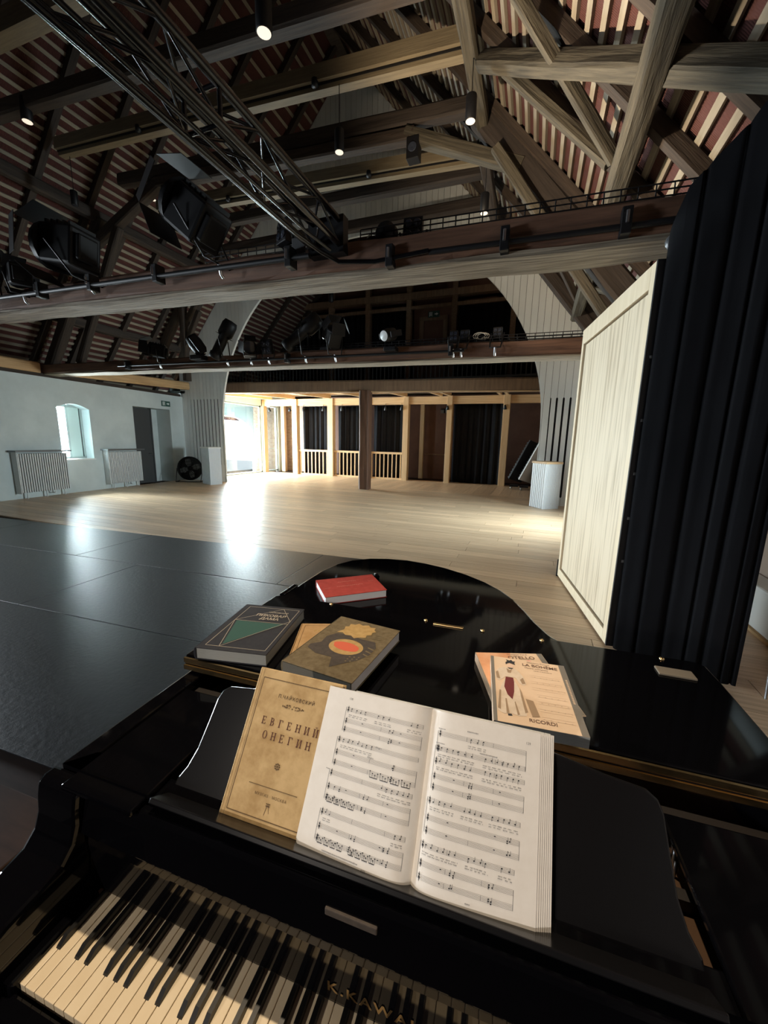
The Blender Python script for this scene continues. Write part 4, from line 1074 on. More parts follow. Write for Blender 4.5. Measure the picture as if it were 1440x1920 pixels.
# ================================================================== OAK WALL PANEL AND BLACK DRAPE ON THE RIGHT
pA, pB = Vector((0.405, 5.22, 0)), Vector((0.69, 3.47, 0))
pd = (pB - pA).normalized(); pn = Vector((-pd.y, pd.x, 0))
if pn.x < 0: pn = -pn
PLEN = (pB - pA).length
def pbox(a0, a1, z0, z1, d0, d1):
    vs = [pA + pd * a + pn * d + Vector((0, 0, z)) for z in (z0, z1) for d in (d0, d1) for a in (a0, a1)]
    return MB().add(vs, [(0, 2, 3, 1), (4, 5, 7, 6), (0, 1, 5, 4), (2, 6, 7, 3), (0, 4, 6, 2), (1, 3, 7, 5)], False)
pt = thing('wall_panel', 'tall framed oak wall panel standing beside the black drape', 'panel', pA)
pbox(.085, PLEN - .095, .135, 2.785, .022, .06).build('oak_board', 'oak_panel', pt)
pbox(.02, PLEN - .02, .05, 2.9, .061, .085).build('backing_board', 'slot_black', pt)
for a0, a1, z0, z1 in ((0, .07, 0.02, 2.96), (PLEN - .08, PLEN, .02, 2.96), (.07, PLEN - .08, .02, .12), (.07, PLEN - .08, 2.80, 2.96)):
    pbox(a0, a1, z0, z1, 0, .09).build('frame_board', 'oak_frame', pt, bevel=.003)
pbox(-.02, 0, 0, .22, -.012, .03).build('floor_bolt', 'black_metal', pt)
pbox(PLEN, PLEN + .02, .02, 2.96, .0, .10).build('edge_seal', 'black_metal', pt)
for z in (.75, 1.1, 1.45, 1.85, 2.3):
    pbox(PLEN + .018, PLEN + .026, z, z + .02, .03, .05).build('hinge', 'shelf_steel', pt)
def drape_top(x):
    pts = [(.6, 2.98), (.70, 3.02), (.80, 3.36), (1.05, 3.62), (1.25, 3.9), (1.6, 4.2)]
    for (a, za), (b, zb) in zip(pts[:-1], pts[1:]):
        if x <= b: return za + (zb - za) * max(0, (x - a)) / (b - a)
    return 4.2
curtain([(.73, 3.43), (.86, 3.36), (1.10, 3.30), (1.46, 3.18)], .015, drape_top, .004, .030, 'stage_drape', 'tall black stage drape hanging in folds at the right', 'stage_drape', 11, sharp=True)
t = thing('beam_hook', 'black hooks and pulley under the right end of the near tie beam', 'pulley', (.8, 3.62, 3.1))
MB().lathe([(.001, -.02), (.05, -.02), (.06, 0), (.05, .02), (.001, .02)], Matrix.Translation((.80, 3.56, 3.10)) @ Matrix.Rotation(PI / 2, 4, 'X'), 14).build('pulley_wheel', 'shelf_steel', t)
MB().tube([(.80, 3.56, 3.10), (.84, 3.56, 3.22), (.9, 3.56, 3.3)], .015, 8).build('bracket', 'black_metal', t)
# things glimpsed past the drape
t = thing('wall_heater', 'white skirting unit on the floor beyond the black drape', 'heater', (2.12, 4.6, 0))
MB().box(2.02, 2.25, 3.9, 5.6, .03, .42).build('casing', 'white_paint', t, bevel=.02)
MB().box(2.0, 2.25, 3.9, 5.6, 0, .03).build('base_strip', 'tan_cover', t)
t = thing('metal_stand', 'thin chrome stand leg at the right edge of the picture', 'stand', (1.62, 3.0, 0))
MB().tube([(1.60, 3.12, .0), (1.66, 3.30, .55)], .007, 8).build('leg', 'shelf_steel', t)
MB().tube([(1.66, 3.30, .55), (1.95, 3.2, 0)], .007, 8).build('leg', 'shelf_steel', t)
MB().tube([(1.66, 3.30, .55), (1.70, 3.5, 1.1)], .007, 8).build('pole', 'shelf_steel', t)

# ================================================================== GRAND PIANO
PA = R(3.7)
PROT = Matrix.Rotation(PA, 4, 'Z')                     # piano frame -> hall frame
PC = Vector((-0.145, 1.10, 0))
piano = thing('grand_piano', 'black polished grand piano with folded lid and open keyboard', 'piano', matrix=PROT @ Matrix.Translation(PC))
def pbuild(mb, name, m, parent=None, bevel=0.0):
    mb.v = [v - PC for v in mb.v]
    return mb.build(name, m, parent or piano, local=True, bevel=bevel)
# outline of the lid (seen from above, counter-clockwise from front left)
tail = [(-.872, .82), (-.872, 1.30), (-.868, 1.55), (-.862, 1.70), (-.835, 1.83), (-.785, 1.925), (-.70, 1.995), (-.60, 2.03), (-.49, 2.04), (-.38, 2.022), (-.27, 1.985), (-.15, 1.92), (-.05, 1.84), (.02, 1.76), (.075, 1.67), (.12, 1.56),
        (.155, 1.46), (.195, 1.375), (.25, 1.31), (.32, 1.255), (.40, 1.20), (.49, 1.13), (.555, 1.04), (.59, .94), (.598, .82)]
tail = tail[::-1]
def inset(poly, d):
    n = len(poly); out = []
    for i in range(n):
        p0, p1, p2 = Vector(poly[i - 1]), Vector(poly[i]), Vector(poly[(i + 1) % n])
        e1 = (p1 - p0).normalized(); e2 = (p2 - p1).normalized()
        n1 = Vector((-e1.y, e1.x)); n2 = Vector((-e2.y, e2.x)); b = (n1 + n2)
        b = b / max(.35, b.dot(n1)) if b.length > 1e-6 else n1
        q = p1 + b * d; out.append((q.x, q.y))
    return out
# tail[] runs right-front -> tail -> left-front, i.e. counter-clockwise with the front edge closing it
case_out = inset([(.598, .455)] + tail + [(-.872, .455)], .016)
case_in = inset(case_out, .05)
mb = MB()
n = len(case_out)
Z0, Z1 = .62, .982
vs = [(p[0], p[1], Z0) for p in case_out] + [(p[0], p[1], Z1) for p in case_out] + [(p[0], p[1], Z1) for p in case_in] + [(p[0], p[1], .90) for p in case_in]
fs = []
for i in range(n):
    j = (i + 1) % n
    fs += [(i, j, n + j, n + i)]
    if i != n - 1: fs += [(n + i, n + j, 2 * n + j, 2 * n + i), (2 * n + i, 2 * n + j, 3 * n + j, 3 * n + i)]
fs.append(tuple(range(n - 1, -1, -1)))
mb.add(vs, fs, False)
case = pbuild(mb, 'case', 'piano_black', bevel=.006)
mb = MB(); mb.add([(p[0], p[1], .905) for p in case_in], [tuple(range(n))], False)
plate = pbuild(mb, 'string_plate', 'plate_bronze')
pin = MB().lathe([(.0035, 0), (.0035, .035), (.001, .037)], Matrix.Identity(4), 6).mesh('tuning_pin', 'steel')
pins = MB()
for r in range(3):
    for k in range(60):
        pins.lathe([(.0032, 0), (.0032, .032), (.001, .033)], Matrix.Translation((-.70 + k * .0205 + .006 * r, .70 + r * .022, .905)), 5)
o = pbuild(pins, 'tuning_pins', 'steel', plate); o['kind'] = 'stuff'
# brace bar and felt strip in the opening
pbuild(MB().box(-.80, .53, .765, .80, .905, .955), 'pin_block', 'case_inside')
pbuild(MB().box(-.80, .53, .64, .66, .905, .93), 'damper_rail', 'case_inside')
# keybed, cheeks, arms
pbuild(MB().box(-.856, .582, .225, .47, .62, .70), 'keybed', 'piano_black', bevel=.006)
pbuild(MB().box(-.756, .478, .262, .292, .69, .722), 'key_slip', 'piano_black', bevel=.005)
armp = [(.47, .62), (.47, .976), (.446, .976), (.432, .968), (.427, .94), (.424, .905), (.414, .875), (.392, .852), (.355, .842), (.305, .836), (.262, .822), (.233, .79), (.222, .745), (.222, .62)]
for xa, xb in ((-.870, -.758), (.480, .596)):
    pbuild(MB().prism(armp, lambda p, k_: (xa + (xb - xa) * k_, p[0], p[1])), 'arm', 'piano_black', bevel=.008)
    pbuild(MB().box(xa + .02 if xa < 0 else xa - .0, xb + .02 if xa < 0 else xb - .02, .285, .44, .70, .742), 'key_block', 'piano_black', bevel=.006)
# fallboard, rail above it
fbp = [(.452, .735), (.442, .742), (.4405, .80), (.4395, .85), (.442, .866), (.449, .874), (.47, .877), (.50, .877), (.50, .735)]
fall = pbuild(MB().prism(fbp, lambda p, k_: (-.756 + 1.234 * k_, p[0], p[1])), 'fallboard', 'piano_black', bevel=.003)
rlp = [(.430, .884), (.4315, .890), (.447, .955), (.453, .964), (.53, .964), (.53, .884)]
pbuild(MB().prism(rlp, lambda p, k_: (-.756 + 1.234 * k_, p[0], p[1])), 'desk_rail', 'piano_black', bevel=.003)
pbuild(MB().box(-.60, .31, .53, .63, .935, .950), 'desk_shelf', 'piano_black')
pbuild(MB().box(-.805, -.62, .436, .76, .964, .978), 'desk_slide', 'piano_black', bevel=.004)
pbuild(MB().box(.335, .53, .436, .76, .964, .978), 'desk_slide', 'piano_black', bevel=.004)
# name on the fallboard
vs, fs = text_mesh('K.KAWAI', .030, 'CENTER', 1.28, .0006)
fz = lambda zz: .442 - (zz - .742) / .058 * .0015
mb = MB(); mb.add([(-.145 + v.x, fz(.776 + v.y) - .0012, .776 + v.y) for v in vs], fs)
pbuild(mb, 'brass_lettering', 'brass', fall)
pbuild(MB().box(-.222, -.134, .4385, .447, .925, .938), 'rail_reflection', 'emblem_dark', bevel=.002)  # brown strip painting in a reflection on the lacquered rail
# keys: 52 white, 36 black
WPX = 1.222 / 52; KX = -.749
wk = MB().box(-WPX / 2 + .0006, WPX / 2 - .0006, 0, .15, -.022, 0).mesh('white_key', 'ivory')
bkp = [(-.0055, 0), (.0055, 0)]
mb = MB()
f0, f1, b1 = (-.005, .005), .0, .094
mb.add([(-.0055, 0, -.004), (.0055, 0, -.004), (.0058, .096, -.004), (-.0058, .096, -.004), (-.0046, .004, .003), (.0046, .004, .003), (.0042, .018, .0115), (-.0042, .018, .0115), (.0042, .096, .0115), (-.0042, .096, .0115)],
       [(0, 1, 5, 4), (4, 5, 6, 7), (7, 6, 8, 9), (0, 4, 7, 9, 3), (1, 2, 8, 6, 5), (2, 3, 9, 8)], False)
bk = mb.mesh('black_key', 'ebony')
for i in range(52):
    o = bpy.data.objects.new('white_key', wk); COL.objects.link(o); o.parent = piano
    o.location = Vector((KX + (i + .5) * WPX, .2985, .730)) - PC
    bv = o.modifiers.new('bevel', 'BEVEL'); bv.width = .0012; bv.segments = 2
for i in range(51):
    if i % 7 in (0, 2, 3, 5, 6):                        # A-B, C-D, D-E, F-G, G-A counted from the lowest A
        o = bpy.data.objects.new('black_key', bk); COL.objects.link(o); o.parent = piano
        o.location = Vector((KX + (i + 1) * WPX, .349, .7305)) - PC
# lid: main board, front flap folded back on it, brass hinge
lid = MB().prism(tail, lambda p, k_: (p[0], p[1], .986 + .022 * k_))
lid = pbuild(lid, 'lid', 'piano_black', bevel=.009)
flap = [(.602, .828), (.612, .95), (.615, 1.20), (.613, 1.285), (.59, 1.303), (.20, 1.300), (-.40, 1.315), (-.84, 1.318), (-.868, 1.30), (-.87, .828)]
flap = pbuild(MB().prism(flap, lambda p, k_: (p[0], p[1], 1.0095 + .0205 * k_)), 'folded_flap', 'piano_black', bevel=.004)
hg = MB(); hg.tube([(-.868, .8255, 1.0085), (.60, .8255, 1.0085)], .0042, 8)
pbuild(hg, 'piano_hinge', 'brass', lid)
pbuild(MB().box(-.868, .60, .816, .821, .990, 1.004), 'hinge_leaf', 'brass', lid)
pbuild(MB().box(-.868, .60, .818, .824, 1.012, 1.026), 'hinge_leaf', 'brass', flap)
for x, y in ((-.615, 1.300), (-.234, 1.290), (-.033, 1.280), (.158, 1.278), (.50, 1.283)):
    pbuild(MB().lathe([(.007, 0), (.007, .004), (.004, .006), (.001, .006)], Matrix.Translation((x, y, 1.030)), 10), 'screw_stud', 'brass', flap)
pbuild(MB().box(-.204, -.098, 1.268, 1.282, 1.030, 1.034), 'brass_plate', 'brass', flap, .001)
pbuild(MB().box(.462, .555, 1.186, 1.228, 1.030, 1.036), 'felt_pad', 'felt', flap, .002)
for y in (1.08, 1.36, 1.42):
    pbuild(MB().box(-.888, -.866, y, y + .06, .985, 1.013), 'lid_hinge', 'brass' if y > 1.5 else 'piano_black', lid, .003)
pbuild(MB().lathe([(.012, 0), (.016, .008), (.010, .016), (.014, .022), (.001, .026)], Matrix.Translation((-.56, 1.70, 1.008)), 12), 'lid_knob', 'piano_black', lid)
# music desk: leans back 35 degrees
DT = R(35)
dU = Vector((1, 0, 0)); dV = Vector((0, math.sin(DT), math.cos(DT))); dW = Vector((0, -math.cos(DT), math.sin(DT)))   # across, up the slope, out towards the player
DO = Vector((0, .5, .98))
def dp(u, v, w): return DO + dU * u + dV * v + dW * w
desk_poly = [(-.605, -.012), (.315, -.012), (.312, .010), (.298, .035), (.288, .07), (.283, .12), (.279, .168), (.272, .186), (.256, .197), (.20, .203), (.12, .217), (-.10, .228), (-.42, .217), (-.49, .203), (-.546, .197), (-.562, .186), (-.569, .168), (-.573, .12), (-.578, .07), (-.588, .035), (-.602, .010)]
pbuild(MB().prism(desk_poly, lambda p, k_: dp(p[0], p[1], -.038 + .012 * k_)), 'music_desk', 'desk_black', bevel=.003)
pbuild(MB().prism([(-.60, -.012), (.31, -.012), (.31, -.022), (-.60, -.022)], lambda p, k_: dp(p[0], p[1], -.038 + .075 * k_)), 'desk_ledge', 'desk_black', bevel=.002)
# legs and pedal lyre
for x, y in ((-.72, .52), (.45, .52), (-.45, 1.75)):
    pbuild(MB().prism([(-.055, .62), (.055, .62), (.032, .10), (-.032, .10)], lambda p, k_: (x + p[0], y - .04 + .08 * k_, p[1])), 'leg', 'piano_black', bevel=.006)
    pbuild(MB().lathe([(.001, -.018), (.036, -.018), (.036, .018), (.001, .018)], Matrix.Translation((x, y, .046)) @ Matrix.Rotation(PI / 2, 4, 'Y'), 16), 'caster', 'brass')
    pbuild(MB().box(x - .02, x + .02, y - .02, y + .02, .046, .11), 'caster_fork', 'brass')
lyre = pbuild(MB().box(-.30, .0, .50, .56, .06, .14), 'lyre_box', 'piano_black', bevel=.006)
for x in (-.24, -.06): pbuild(MB().box(x - .015, x + .015, .515, .545, .14, .62), 'lyre_post', 'piano_black', lyre)
for x in (-.21, -.15, -.09): pbuild(MB().box(x - .012, x + .012, .36, .50, .05, .062), 'pedal', 'brass', lyre, .003)

# ================================================================== BOOKS ON THE PIANO
def pm(x, y, z, rot):
    return PROT @ Matrix.Translation((x, y, z)) @ Matrix.Rotation(R(rot), 4, 'Z')
def book(label, mtx, w, h, th, cover, edge, hard=True, group='books and scores on the piano', spine='left', name='book'):
    """lies flat: x across the cover, y up the cover, z thickness; origin at the middle of the back cover"""
    t = thing(name, label, 'book', matrix=mtx, group=group)
    c = .0028 if hard else .0008; ov = .003 if hard else 0.0
    sx = -1 if spine == 'left' else 1
    x0, x1 = -w / 2, w / 2
    mb = MB()
    mb.box(x0, x1, -h / 2, h / 2, 0, c).box(x0, x1, -h / 2, h / 2, th - c, th)
    xs = x0 if sx < 0 else x1
    if hard:                                           # slightly rounded back
        pr = [(0, 0), (-.003, th * .2), (-.0042, th * .5), (-.003, th * .8), (0, th), (.004, th), (.004, 0)]
        mb.prism(pr, lambda p, k_: (xs - sx * -1 * 0 + (p[0] if sx < 0 else -p[0]), -h / 2 + h * k_, p[1]))
    else: mb.box(min(xs, xs - sx * .0015), max(xs, xs - sx * .0015), -h / 2, h / 2, 0, th)
    mb.build('cover', cover, t, local=True, bevel=.0012)
    a, b = (x0 + .004, x1 - ov) if sx < 0 else (x0 + ov, x1 - .004)
    MB().box(a, b, -h / 2 + ov, h / 2 - ov, c, th - c).build('page_block', edge, t, local=True)
    return t
def flat(t, nm, m, polys, th, lift=.0006):
    mb = MB()
    for p in polys: mb.add([(x, y, th + lift) for x, y in p], [tuple(range(len(p)))])
    o = mb.build(nm, m, t, local=True)
    if len(polys) > 1: o['kind'] = 'stuff'
    return o
def letters(t, nm, m, txt, size, x, y, th, lift=.0007, **k):
    vs, fs = text_mesh(txt, size, **k)
    return MB().add([(v.x + x, v.y + y, th + lift) for v in vs], fs).build(nm, m, t, local=True)
def line(p, q, w):
    p, q = Vector(p), Vector(q); d = (q - p).normalized(); nn = Vector((-d.y, d.x)) * w / 2
    return [tuple(p + nn), tuple(q + nn), tuple(q - nn), tuple(p - nn)]
def ell(cx, cy, rx, ry, n=20, a0=0, a1=2 * PI):
    return [(cx + rx * math.cos(a0 + (a1 - a0) * i / n), cy + ry * math.sin(a0 + (a1 - a0) * i / n)) for i in range(n + (0 if a1 - a0 > 6.2 else 1))]
FZ = 1.0305
# dark book with the green field
w, h, th = .222, .306, .038
b = book('charcoal hardback titled ПИКОВАЯ ДАМА with a green triangle', pm(-.737, .985, FZ, 8.6), w, h, th, 'charcoal_cover', 'page_edge_grey')
fr_ = [(-.088, .135), (.098, .135), (.098, -.135), (-.088, -.135)]
pl_ = [line(fr_[i], fr_[(i + 1) % 4], .0014) for i in range(4)] + [line((-.088, .03), (.040, .135), .0014), line((.040, .135), (.098, .05), .0014), line((-.088, .03), (.098, .03), .0014), line((-.088, .03), (-.045, -.135), .0014), line((-.045, -.135), (.098, .05), .0014)]
flat(b, 'gold_lines', 'gold_print', pl_, th)
flat(b, 'green_triangle', 'green_cloth', [[(-.080, .027), (.085, .027), (-.042, -.122)]], th, .0004)
letters(b, 'title_lettering', 'gold_print', 'ПИКОВАЯ', .022, .018, .078, th, offset=.0004)
letters(b, 'title_lettering', 'gold_print', 'ДАМА', .022, .022, .055, th, offset=.0004)
letters(b, 'author_lettering', 'gold_print', 'ЧАЙКОВСКИЙ', .010, .034, .103, th, offset=.0002)
# tan book beneath, olive book on it
w, h, th = .208, .275, .022
b = book('tan orange hardback lying under the olive book', pm(-.478, .985, FZ, 19), w, h, th, 'tan_cover', 'page_edge_brown')
flat(b, 'frame_line', 'brown_ink', [line((-.09, .122), (.09, .122), .0012), line((-.09, -.122), (-.09, .122), .0012)], th)
flat(b, 'title_strokes', 'emblem_gold', [line((-.055 + .014 * q, .085), (-.046 + .014 * q, .087), .010) for q in range(5)], th)
w, h, th = .216, .298, .036
b = book('olive brown hardback with a dark shield emblem and red oval', pm(-.402, .945, FZ + .0228, -8.1), w, h, th, 'olive_cover', 'page_edge_white')
MB().box(-w / 2 + .003, w / 2 - .004, -h / 2 - .0002, -h / 2 + .0040, .003, th - .003).build('foot_edge', 'page_edge_brown', b, local=True)
flat(b, 'emblem_shield', 'emblem_dark', [[(-.088, -.062), (-.05, -.078), (.0, -.075), (.020, -.118), (.046, -.085), (.070, -.06), (.088, -.02), (.088, .02), (.072, .048), (.03, .045), (-.02, .052), (-.056, .045), (-.075, .015), (-.070, -.02), (-.092, -.045)]], th, .0005)
flat(b, 'emblem_oval_border', 'emblem_gold', [ell(.008, -.012, .052, .040, 24)], th, .0007)
flat(b, 'emblem_oval', 'emblem_red', [ell(.006, -.012, .043, .022, 20, .25, PI - .3) + ell(.010, -.014, .040, .018, 10, PI + .1, PI * 1.9)], th, .0009)
flat(b, 'emblem_crest', 'emblem_gold', [[(-.062, .050), (-.050, .074), (-.056, .092), (-.046, .098), (-.050, .114), (-.034, .116), (-.026, .128), (-.010, .122), (.006, .132), (.018, .122), (.034, .126), (.036, .112), (.046, .104), (.038, .094), (.042, .080), (.030, .072), (.034, .058), (.018, .052), (.004, .040), (-.012, .050), (-.030, .046), (-.044, .056)]], th, .0006)
pl_ = []
for k in range(3): pl_.append(line((.052, .062 + .012 * k), (.080, .068 + .010 * k), .005)); pl_.append(line((.066 + .002 * k, .012 - .018 * k), (.090, .006 - .018 * k), .005))
for i in range(3):
    for j in range(3): pl_.append(ell(.044 + .012 * i, -.052 - .011 * j + .004 * i, .003, .003, 6))
flat(b, 'emblem_marks', 'olive_cover', pl_, th, .0008)
# red book on the main lid
w, h, th = .205, .268, .034
b = book('red clothbound book lying alone near the tail of the lid', pm(-.613, 1.492, 1.0085, -52), w, h, th, 'red_cover', 'page_edge_white', spine='left')
for x, hl in ((-.045, .045), (.005, .062)):
    flat(b, 'title_strokes', 'red_print', [line((x + .002 * (q % 3 - 1), -hl + q * .0085), (x + .002 * (q % 2), -hl + q * .0085 + .006), .0045) for q in range(int(2 * hl / .0085))], th)
flat(b, 'ornament', 'red_print', [line((-.02, .09), (-.02, .115), .002), line((.01, -.115), (.01, -.09), .002)], th)
# the two paperback scores
w, h, th = .196, .264, .026
b = book('cream paperback score titled OTELLO lying under the other score', pm(.088, .988, FZ, 17), w, h, th, 'cream_cover', 'page_edge_grey', False)
flat(b, 'picture_print', 'peach_print', [[(-.096, .131), (.005, .131), (-.005, .09), (.002, .055), (-.03, .03), (-.06, -.03), (-.096, -.06)]], th, .0004)
flat(b, 'grey_strip', 'grey_strip', [[(.082, -.131), (.097, -.131), (.097, .131), (.082, .131)]], th, .0004)
letters(b, 'title_lettering', 'score_ink', 'OTELLO', .021, .030, .106, th, offset=.0003)
letters(b, 'author_lettering', 'score_ink', 'Giuseppe Verdi', .0095, .022, .123, th)
flat(b, 'ornament', 'pink_tab', [ell(.045, .090, .008, .004, 8)], th, .0006)
w, h, th = .190, .262, .027
TH2 = FZ + .0272
b = book('cream paperback score titled LA BOHEME with a costume figure', pm(.103, .908, TH2, 3.6), w, h, th, 'cream_cover', 'page_edge_grey', False)
flat(b, 'grey_strip', 'grey_strip', [[(.080, -.131), (.0948, -.131), (.0948, .131), (.080, .131)]], th, .0004)
flat(b, 'spine_strip', 'grey_strip', [[(-.0948, -.131), (-.0865, -.131), (-.0865, .131), (-.0948, .131)]], th, .0004)
letters(b, 'title_lettering', 'score_ink', 'LA BOHÈME', .0165, .030, .107, th, offset=.0003)
letters(b, 'author_lettering', 'score_ink', 'Giacomo Puccini', .0085, .028, .1215, th)
letters(b, 'subtitle_lettering', 'score_ink', 'Opera completa', .0088, .020, .094, th)
letters(b, 'subtitle_lettering', 'score_ink', 'canto e pianoforte', .006, .035, .0845, th)
letters(b, 'publisher_lettering', 'score_ink', 'RICORDI', .0145, .008, -.112, th, offset=.0003)
flat(b, 'strip_strokes', 'cream_faint', [line((.0875, -.03 + q * .006), (.0875, -.026 + q * .006), .0045) for q in range(16)], th, .0008)
pl_ = []
for k in range(7):
    y = .062 - k * .026
    pl_.append(line((.0 if k < 3 else .008, y), (.074, y), .0006)); pl_.append(line((.0 if k < 3 else .008, y - .008), (.074, y - .008), .0006))
    for j in range(5): pl_.append(ell(.012 + .014 * j + .003 * (k % 3), y - .004 + .003 * ((j * 3 + k) % 3 - 1), .0018, .0014, 6))
flat(b, 'faint_staves', 'cream_faint', pl_, th, .0005)
# generic standing figure in a long dress
fg = lambda nm, m, polys, l: flat(b, nm, m, polys, th, l)
fg('figure_skirt', 'dress_cream', [[(-.060, .036), (-.042, .036), (-.032, .0), (-.026, -.04), (-.022, -.085), (-.024, -.100), (-.040, -.104), (-.056, -.100), (-.072, -.104), (-.086, -.094), (-.082, -.05), (-.074, -.005)]], .0005)
fg('figure_sleeves', 'dress_cream', [[(-.062, .082), (-.036, .082), (-.026, .070), (-.016, .046), (-.012, .020), (-.020, .010), (-.030, .022), (-.036, .040), (-.060, .040), (-.070, .026), (-.078, .018), (-.086, .030), (-.084, .056), (-.074, .074)]], .0006)
fg('figure_sash', 'dress_maroon', [[(-.060, .038), (-.042, .038), (-.041, .020), (-.044, -.02), (-.050, -.050), (-.060, -.034), (-.066, -.004)]], .0008)
fg('figure_shading', 'dress_shade', [[(-.030, .0), (-.026, -.02), (-.020, -.086), (-.026, -.092), (-.030, -.03)], [(-.078, -.02), (-.074, -.02), (-.078, -.092), (-.084, -.088)], [(-.066, -.05), (-.063, -.05), (-.060, -.100), (-.066, -.102)], [(-.046, -.058), (-.044, -.056), (-.038, -.100), (-.043, -.102)],
                                     [(-.018, .044), (-.014, .020), (-.022, .016), (-.026, .034)], [(-.020, -.040), (-.004, -.044), (.004, -.096), (-.012, -.100)], [(-.084, .054), (-.078, .060), (-.074, .026), (-.082, .028)], [(-.056, .078), (-.048, .070), (-.042, .078), (-.046, .058), (-.054, .058)]], .0009)
fg('figure_head', 'skin_print', [ell(-.0455, .0925, .0085, .0115, 14)], .0007)
fg('figure_hair', 'ink', [[(-.056, .096), (-.057, .106), (-.052, .113), (-.055, .121), (-.046, .117), (-.041, .122), (-.037, .115), (-.031, .116), (-.034, .108), (-.032, .099), (-.037, .102), (-.046, .106), (-.052, .102)]], .0010)
fg('figure_collar', 'ink', [[(-.053, .082), (-.038, .082), (-.042, .077), (-.049, .077)]], .0010)
fg('figure_shoe', 'ink', [[(-.064, -.103), (-.056, -.102), (-.054, -.107), (-.063, -.109)]], .0010)
MB().box(.030, .042, .130, .1345, th - .004, th - .003).build('page_marker', 'pink_tab', b, local=True)

def serif_text(txt, H, adv):
    """seriffed capitals for the old book title, drawn stroke by stroke; returns polygons centred on the origin"""
    S, T, F = .17, .07, .075                           # stem, hairline, serif height (in cap heights)
    def stem(x, w=S): return [[(x - w / 2, 0), (x + w / 2, 0), (x + w / 2, 1), (x - w / 2, 1)], [(x - w / 2 - .09, 0), (x + w / 2 + .09, 0), (x + w / 2 + .09, F), (x - w / 2 - .09, F)], [(x - w / 2 - .09, 1 - F), (x + w / 2 + .09, 1 - F), (x + w / 2 + .09, 1), (x - w / 2 - .09, 1)]]
    def ring(cx, cy, rx, ry, tx, ty, a0=0, a1=2 * PI, n=20):
        out = []
        for i in range(n):
            p, q = a0 + (a1 - a0) * i / n, a0 + (a1 - a0) * (i + 1) / n
            out.append([(cx + rx * math.cos(p), cy + ry * math.sin(p)), (cx + rx * math.cos(q), cy + ry * math.sin(q)), (cx + (rx - tx) * math.cos(q), cy + (ry - ty) * math.sin(q)), (cx + (rx - tx) * math.cos(p), cy + (ry - ty) * math.sin(p))])
        return out
    G = {
        'Е': stem(.18) + [[(.18, 0), (.72, 0), (.75, .26), (.68, .24), (.62, F), (.18, F)], [(.18, 1), (.70, 1), (.72, .76), (.65, .78), (.60, 1 - F), (.18, 1 - F)], [(.18, .47), (.50, .47), (.50, .54), (.18, .54)], [(.50, .38), (.55, .38), (.55, .63), (.50, .63)]],
        'В': stem(.18) + ring(.32, .75, .32, .25, .15, .07, -PI / 2, PI / 2, 10) + ring(.34, .27, .36, .27, .16, .07, -PI / 2, PI / 2, 10) + [[(.18, .49), (.34, .49), (.34, .55), (.18, .55)], [(.18, 0), (.34, 0), (.34, F), (.18, F)], [(.18, 1 - F), (.34, 1 - F), (.34, 1), (.18, 1)]],
        'Г': stem(.18) + [[(.18, 1), (.70, 1), (.72, .70), (.65, .72), (.58, 1 - F), (.18, 1 - F)]],
        'Н': stem(.16) + stem(.70) + [[(.16, .46), (.70, .46), (.70, .54), (.16, .54)]],
        'И': stem(.16) + stem(.70) + [[(.20, .08), (.26, .08), (.66, .92), (.60, .92)]],
        'О': ring(.43, .5, .40, .53, .17, .06, n=24)}
    G['Й'] = G['И'] + ring(.43, 1.28, .17, .17, .07, .07, PI, 2 * PI, 8)
    polys = []; W = adv * (len(txt) - 1)
    for i, ch_ in enumerate(txt):
        for p in G[ch_]: polys.append([((x - .43) * H * .92 + i * adv - W / 2, (y - .5) * H) for x, y in p])
    return polys

# ---- the kraft-coloured book leaning on the music desk
DM = PROT @ Matrix(((dU.x, dV.x, dW.x, DO.x), (dU.y, dV.y, dW.y, DO.y), (dU.z, dV.z, dW.z, DO.z), (0, 0, 0, 1)))   # desk frame: x across, y up, z towards the player
w, h, th = .192, .262, .021
b = book('kraft brown hardback titled ЕВГЕНИЙ ОНЕГИН leaning on the music desk', DM @ Matrix.Translation((-.4705 + w / 2, -.0125 + h / 2, -.0245)), w, h, th, 'kraft_cover', 'page_edge')
fx0, fx1, fy0, fy1 = -.0835, .082, -.1195, .1135
flat(b, 'frame_line', 'brown_ink', [line((fx0, fy0), (fx1, fy0), .0013), line((fx1, fy0), (fx1, fy1), .0013), line((fx1, fy1), (fx0, fy1), .0013), line((fx0, fy1), (fx0, fy0), .0013)], th)
flat(b, 'rule_line', 'brown_ink', [line((-.052, -.070), (.0525, -.070), .0010)], th)
letters(b, 'author_lettering', 'brown_ink', 'П.ЧАЙКОВСКИЙ', .0088, .0025, .0845, th, space=1.26, offset=.0002)
flat(b, 'title_lettering', 'sepia_ink', [[(x + .002, y + .0365) for x, y in p] for p in serif_text('ЕВГЕНИЙ', .0138, .0193)], th, .0007)
flat(b, 'title_lettering', 'sepia_ink', [[(x + .002, y + .0122) for x, y in p] for p in serif_text('ОНЕГИН', .0138, .0193)], th, .0007)
letters(b, 'publisher_lettering', 'brown_ink', 'МУЗГИЗ · МОСКВА', .0064, .000, -.083, th, space=1.2)
pl_ = []
rg = random.Random(5)
for k in range(26):
    a = rg.uniform(-1, 1); pl_.append(ell(a * .024, .069 + rg.uniform(-.0035, .0035) * (1.3 - abs(a)), rg.uniform(.0010, .0022), rg.uniform(.0008, .0018), 7))
for k in range(8):
    a = k * PI / 4; pl_.append(ell(-.002 + .0045 * math.cos(a), -.034 + .0045 * math.sin(a), .0022, .0013, 7))
pl_.append(ell(-.002, -.034, .002, .002, 8))
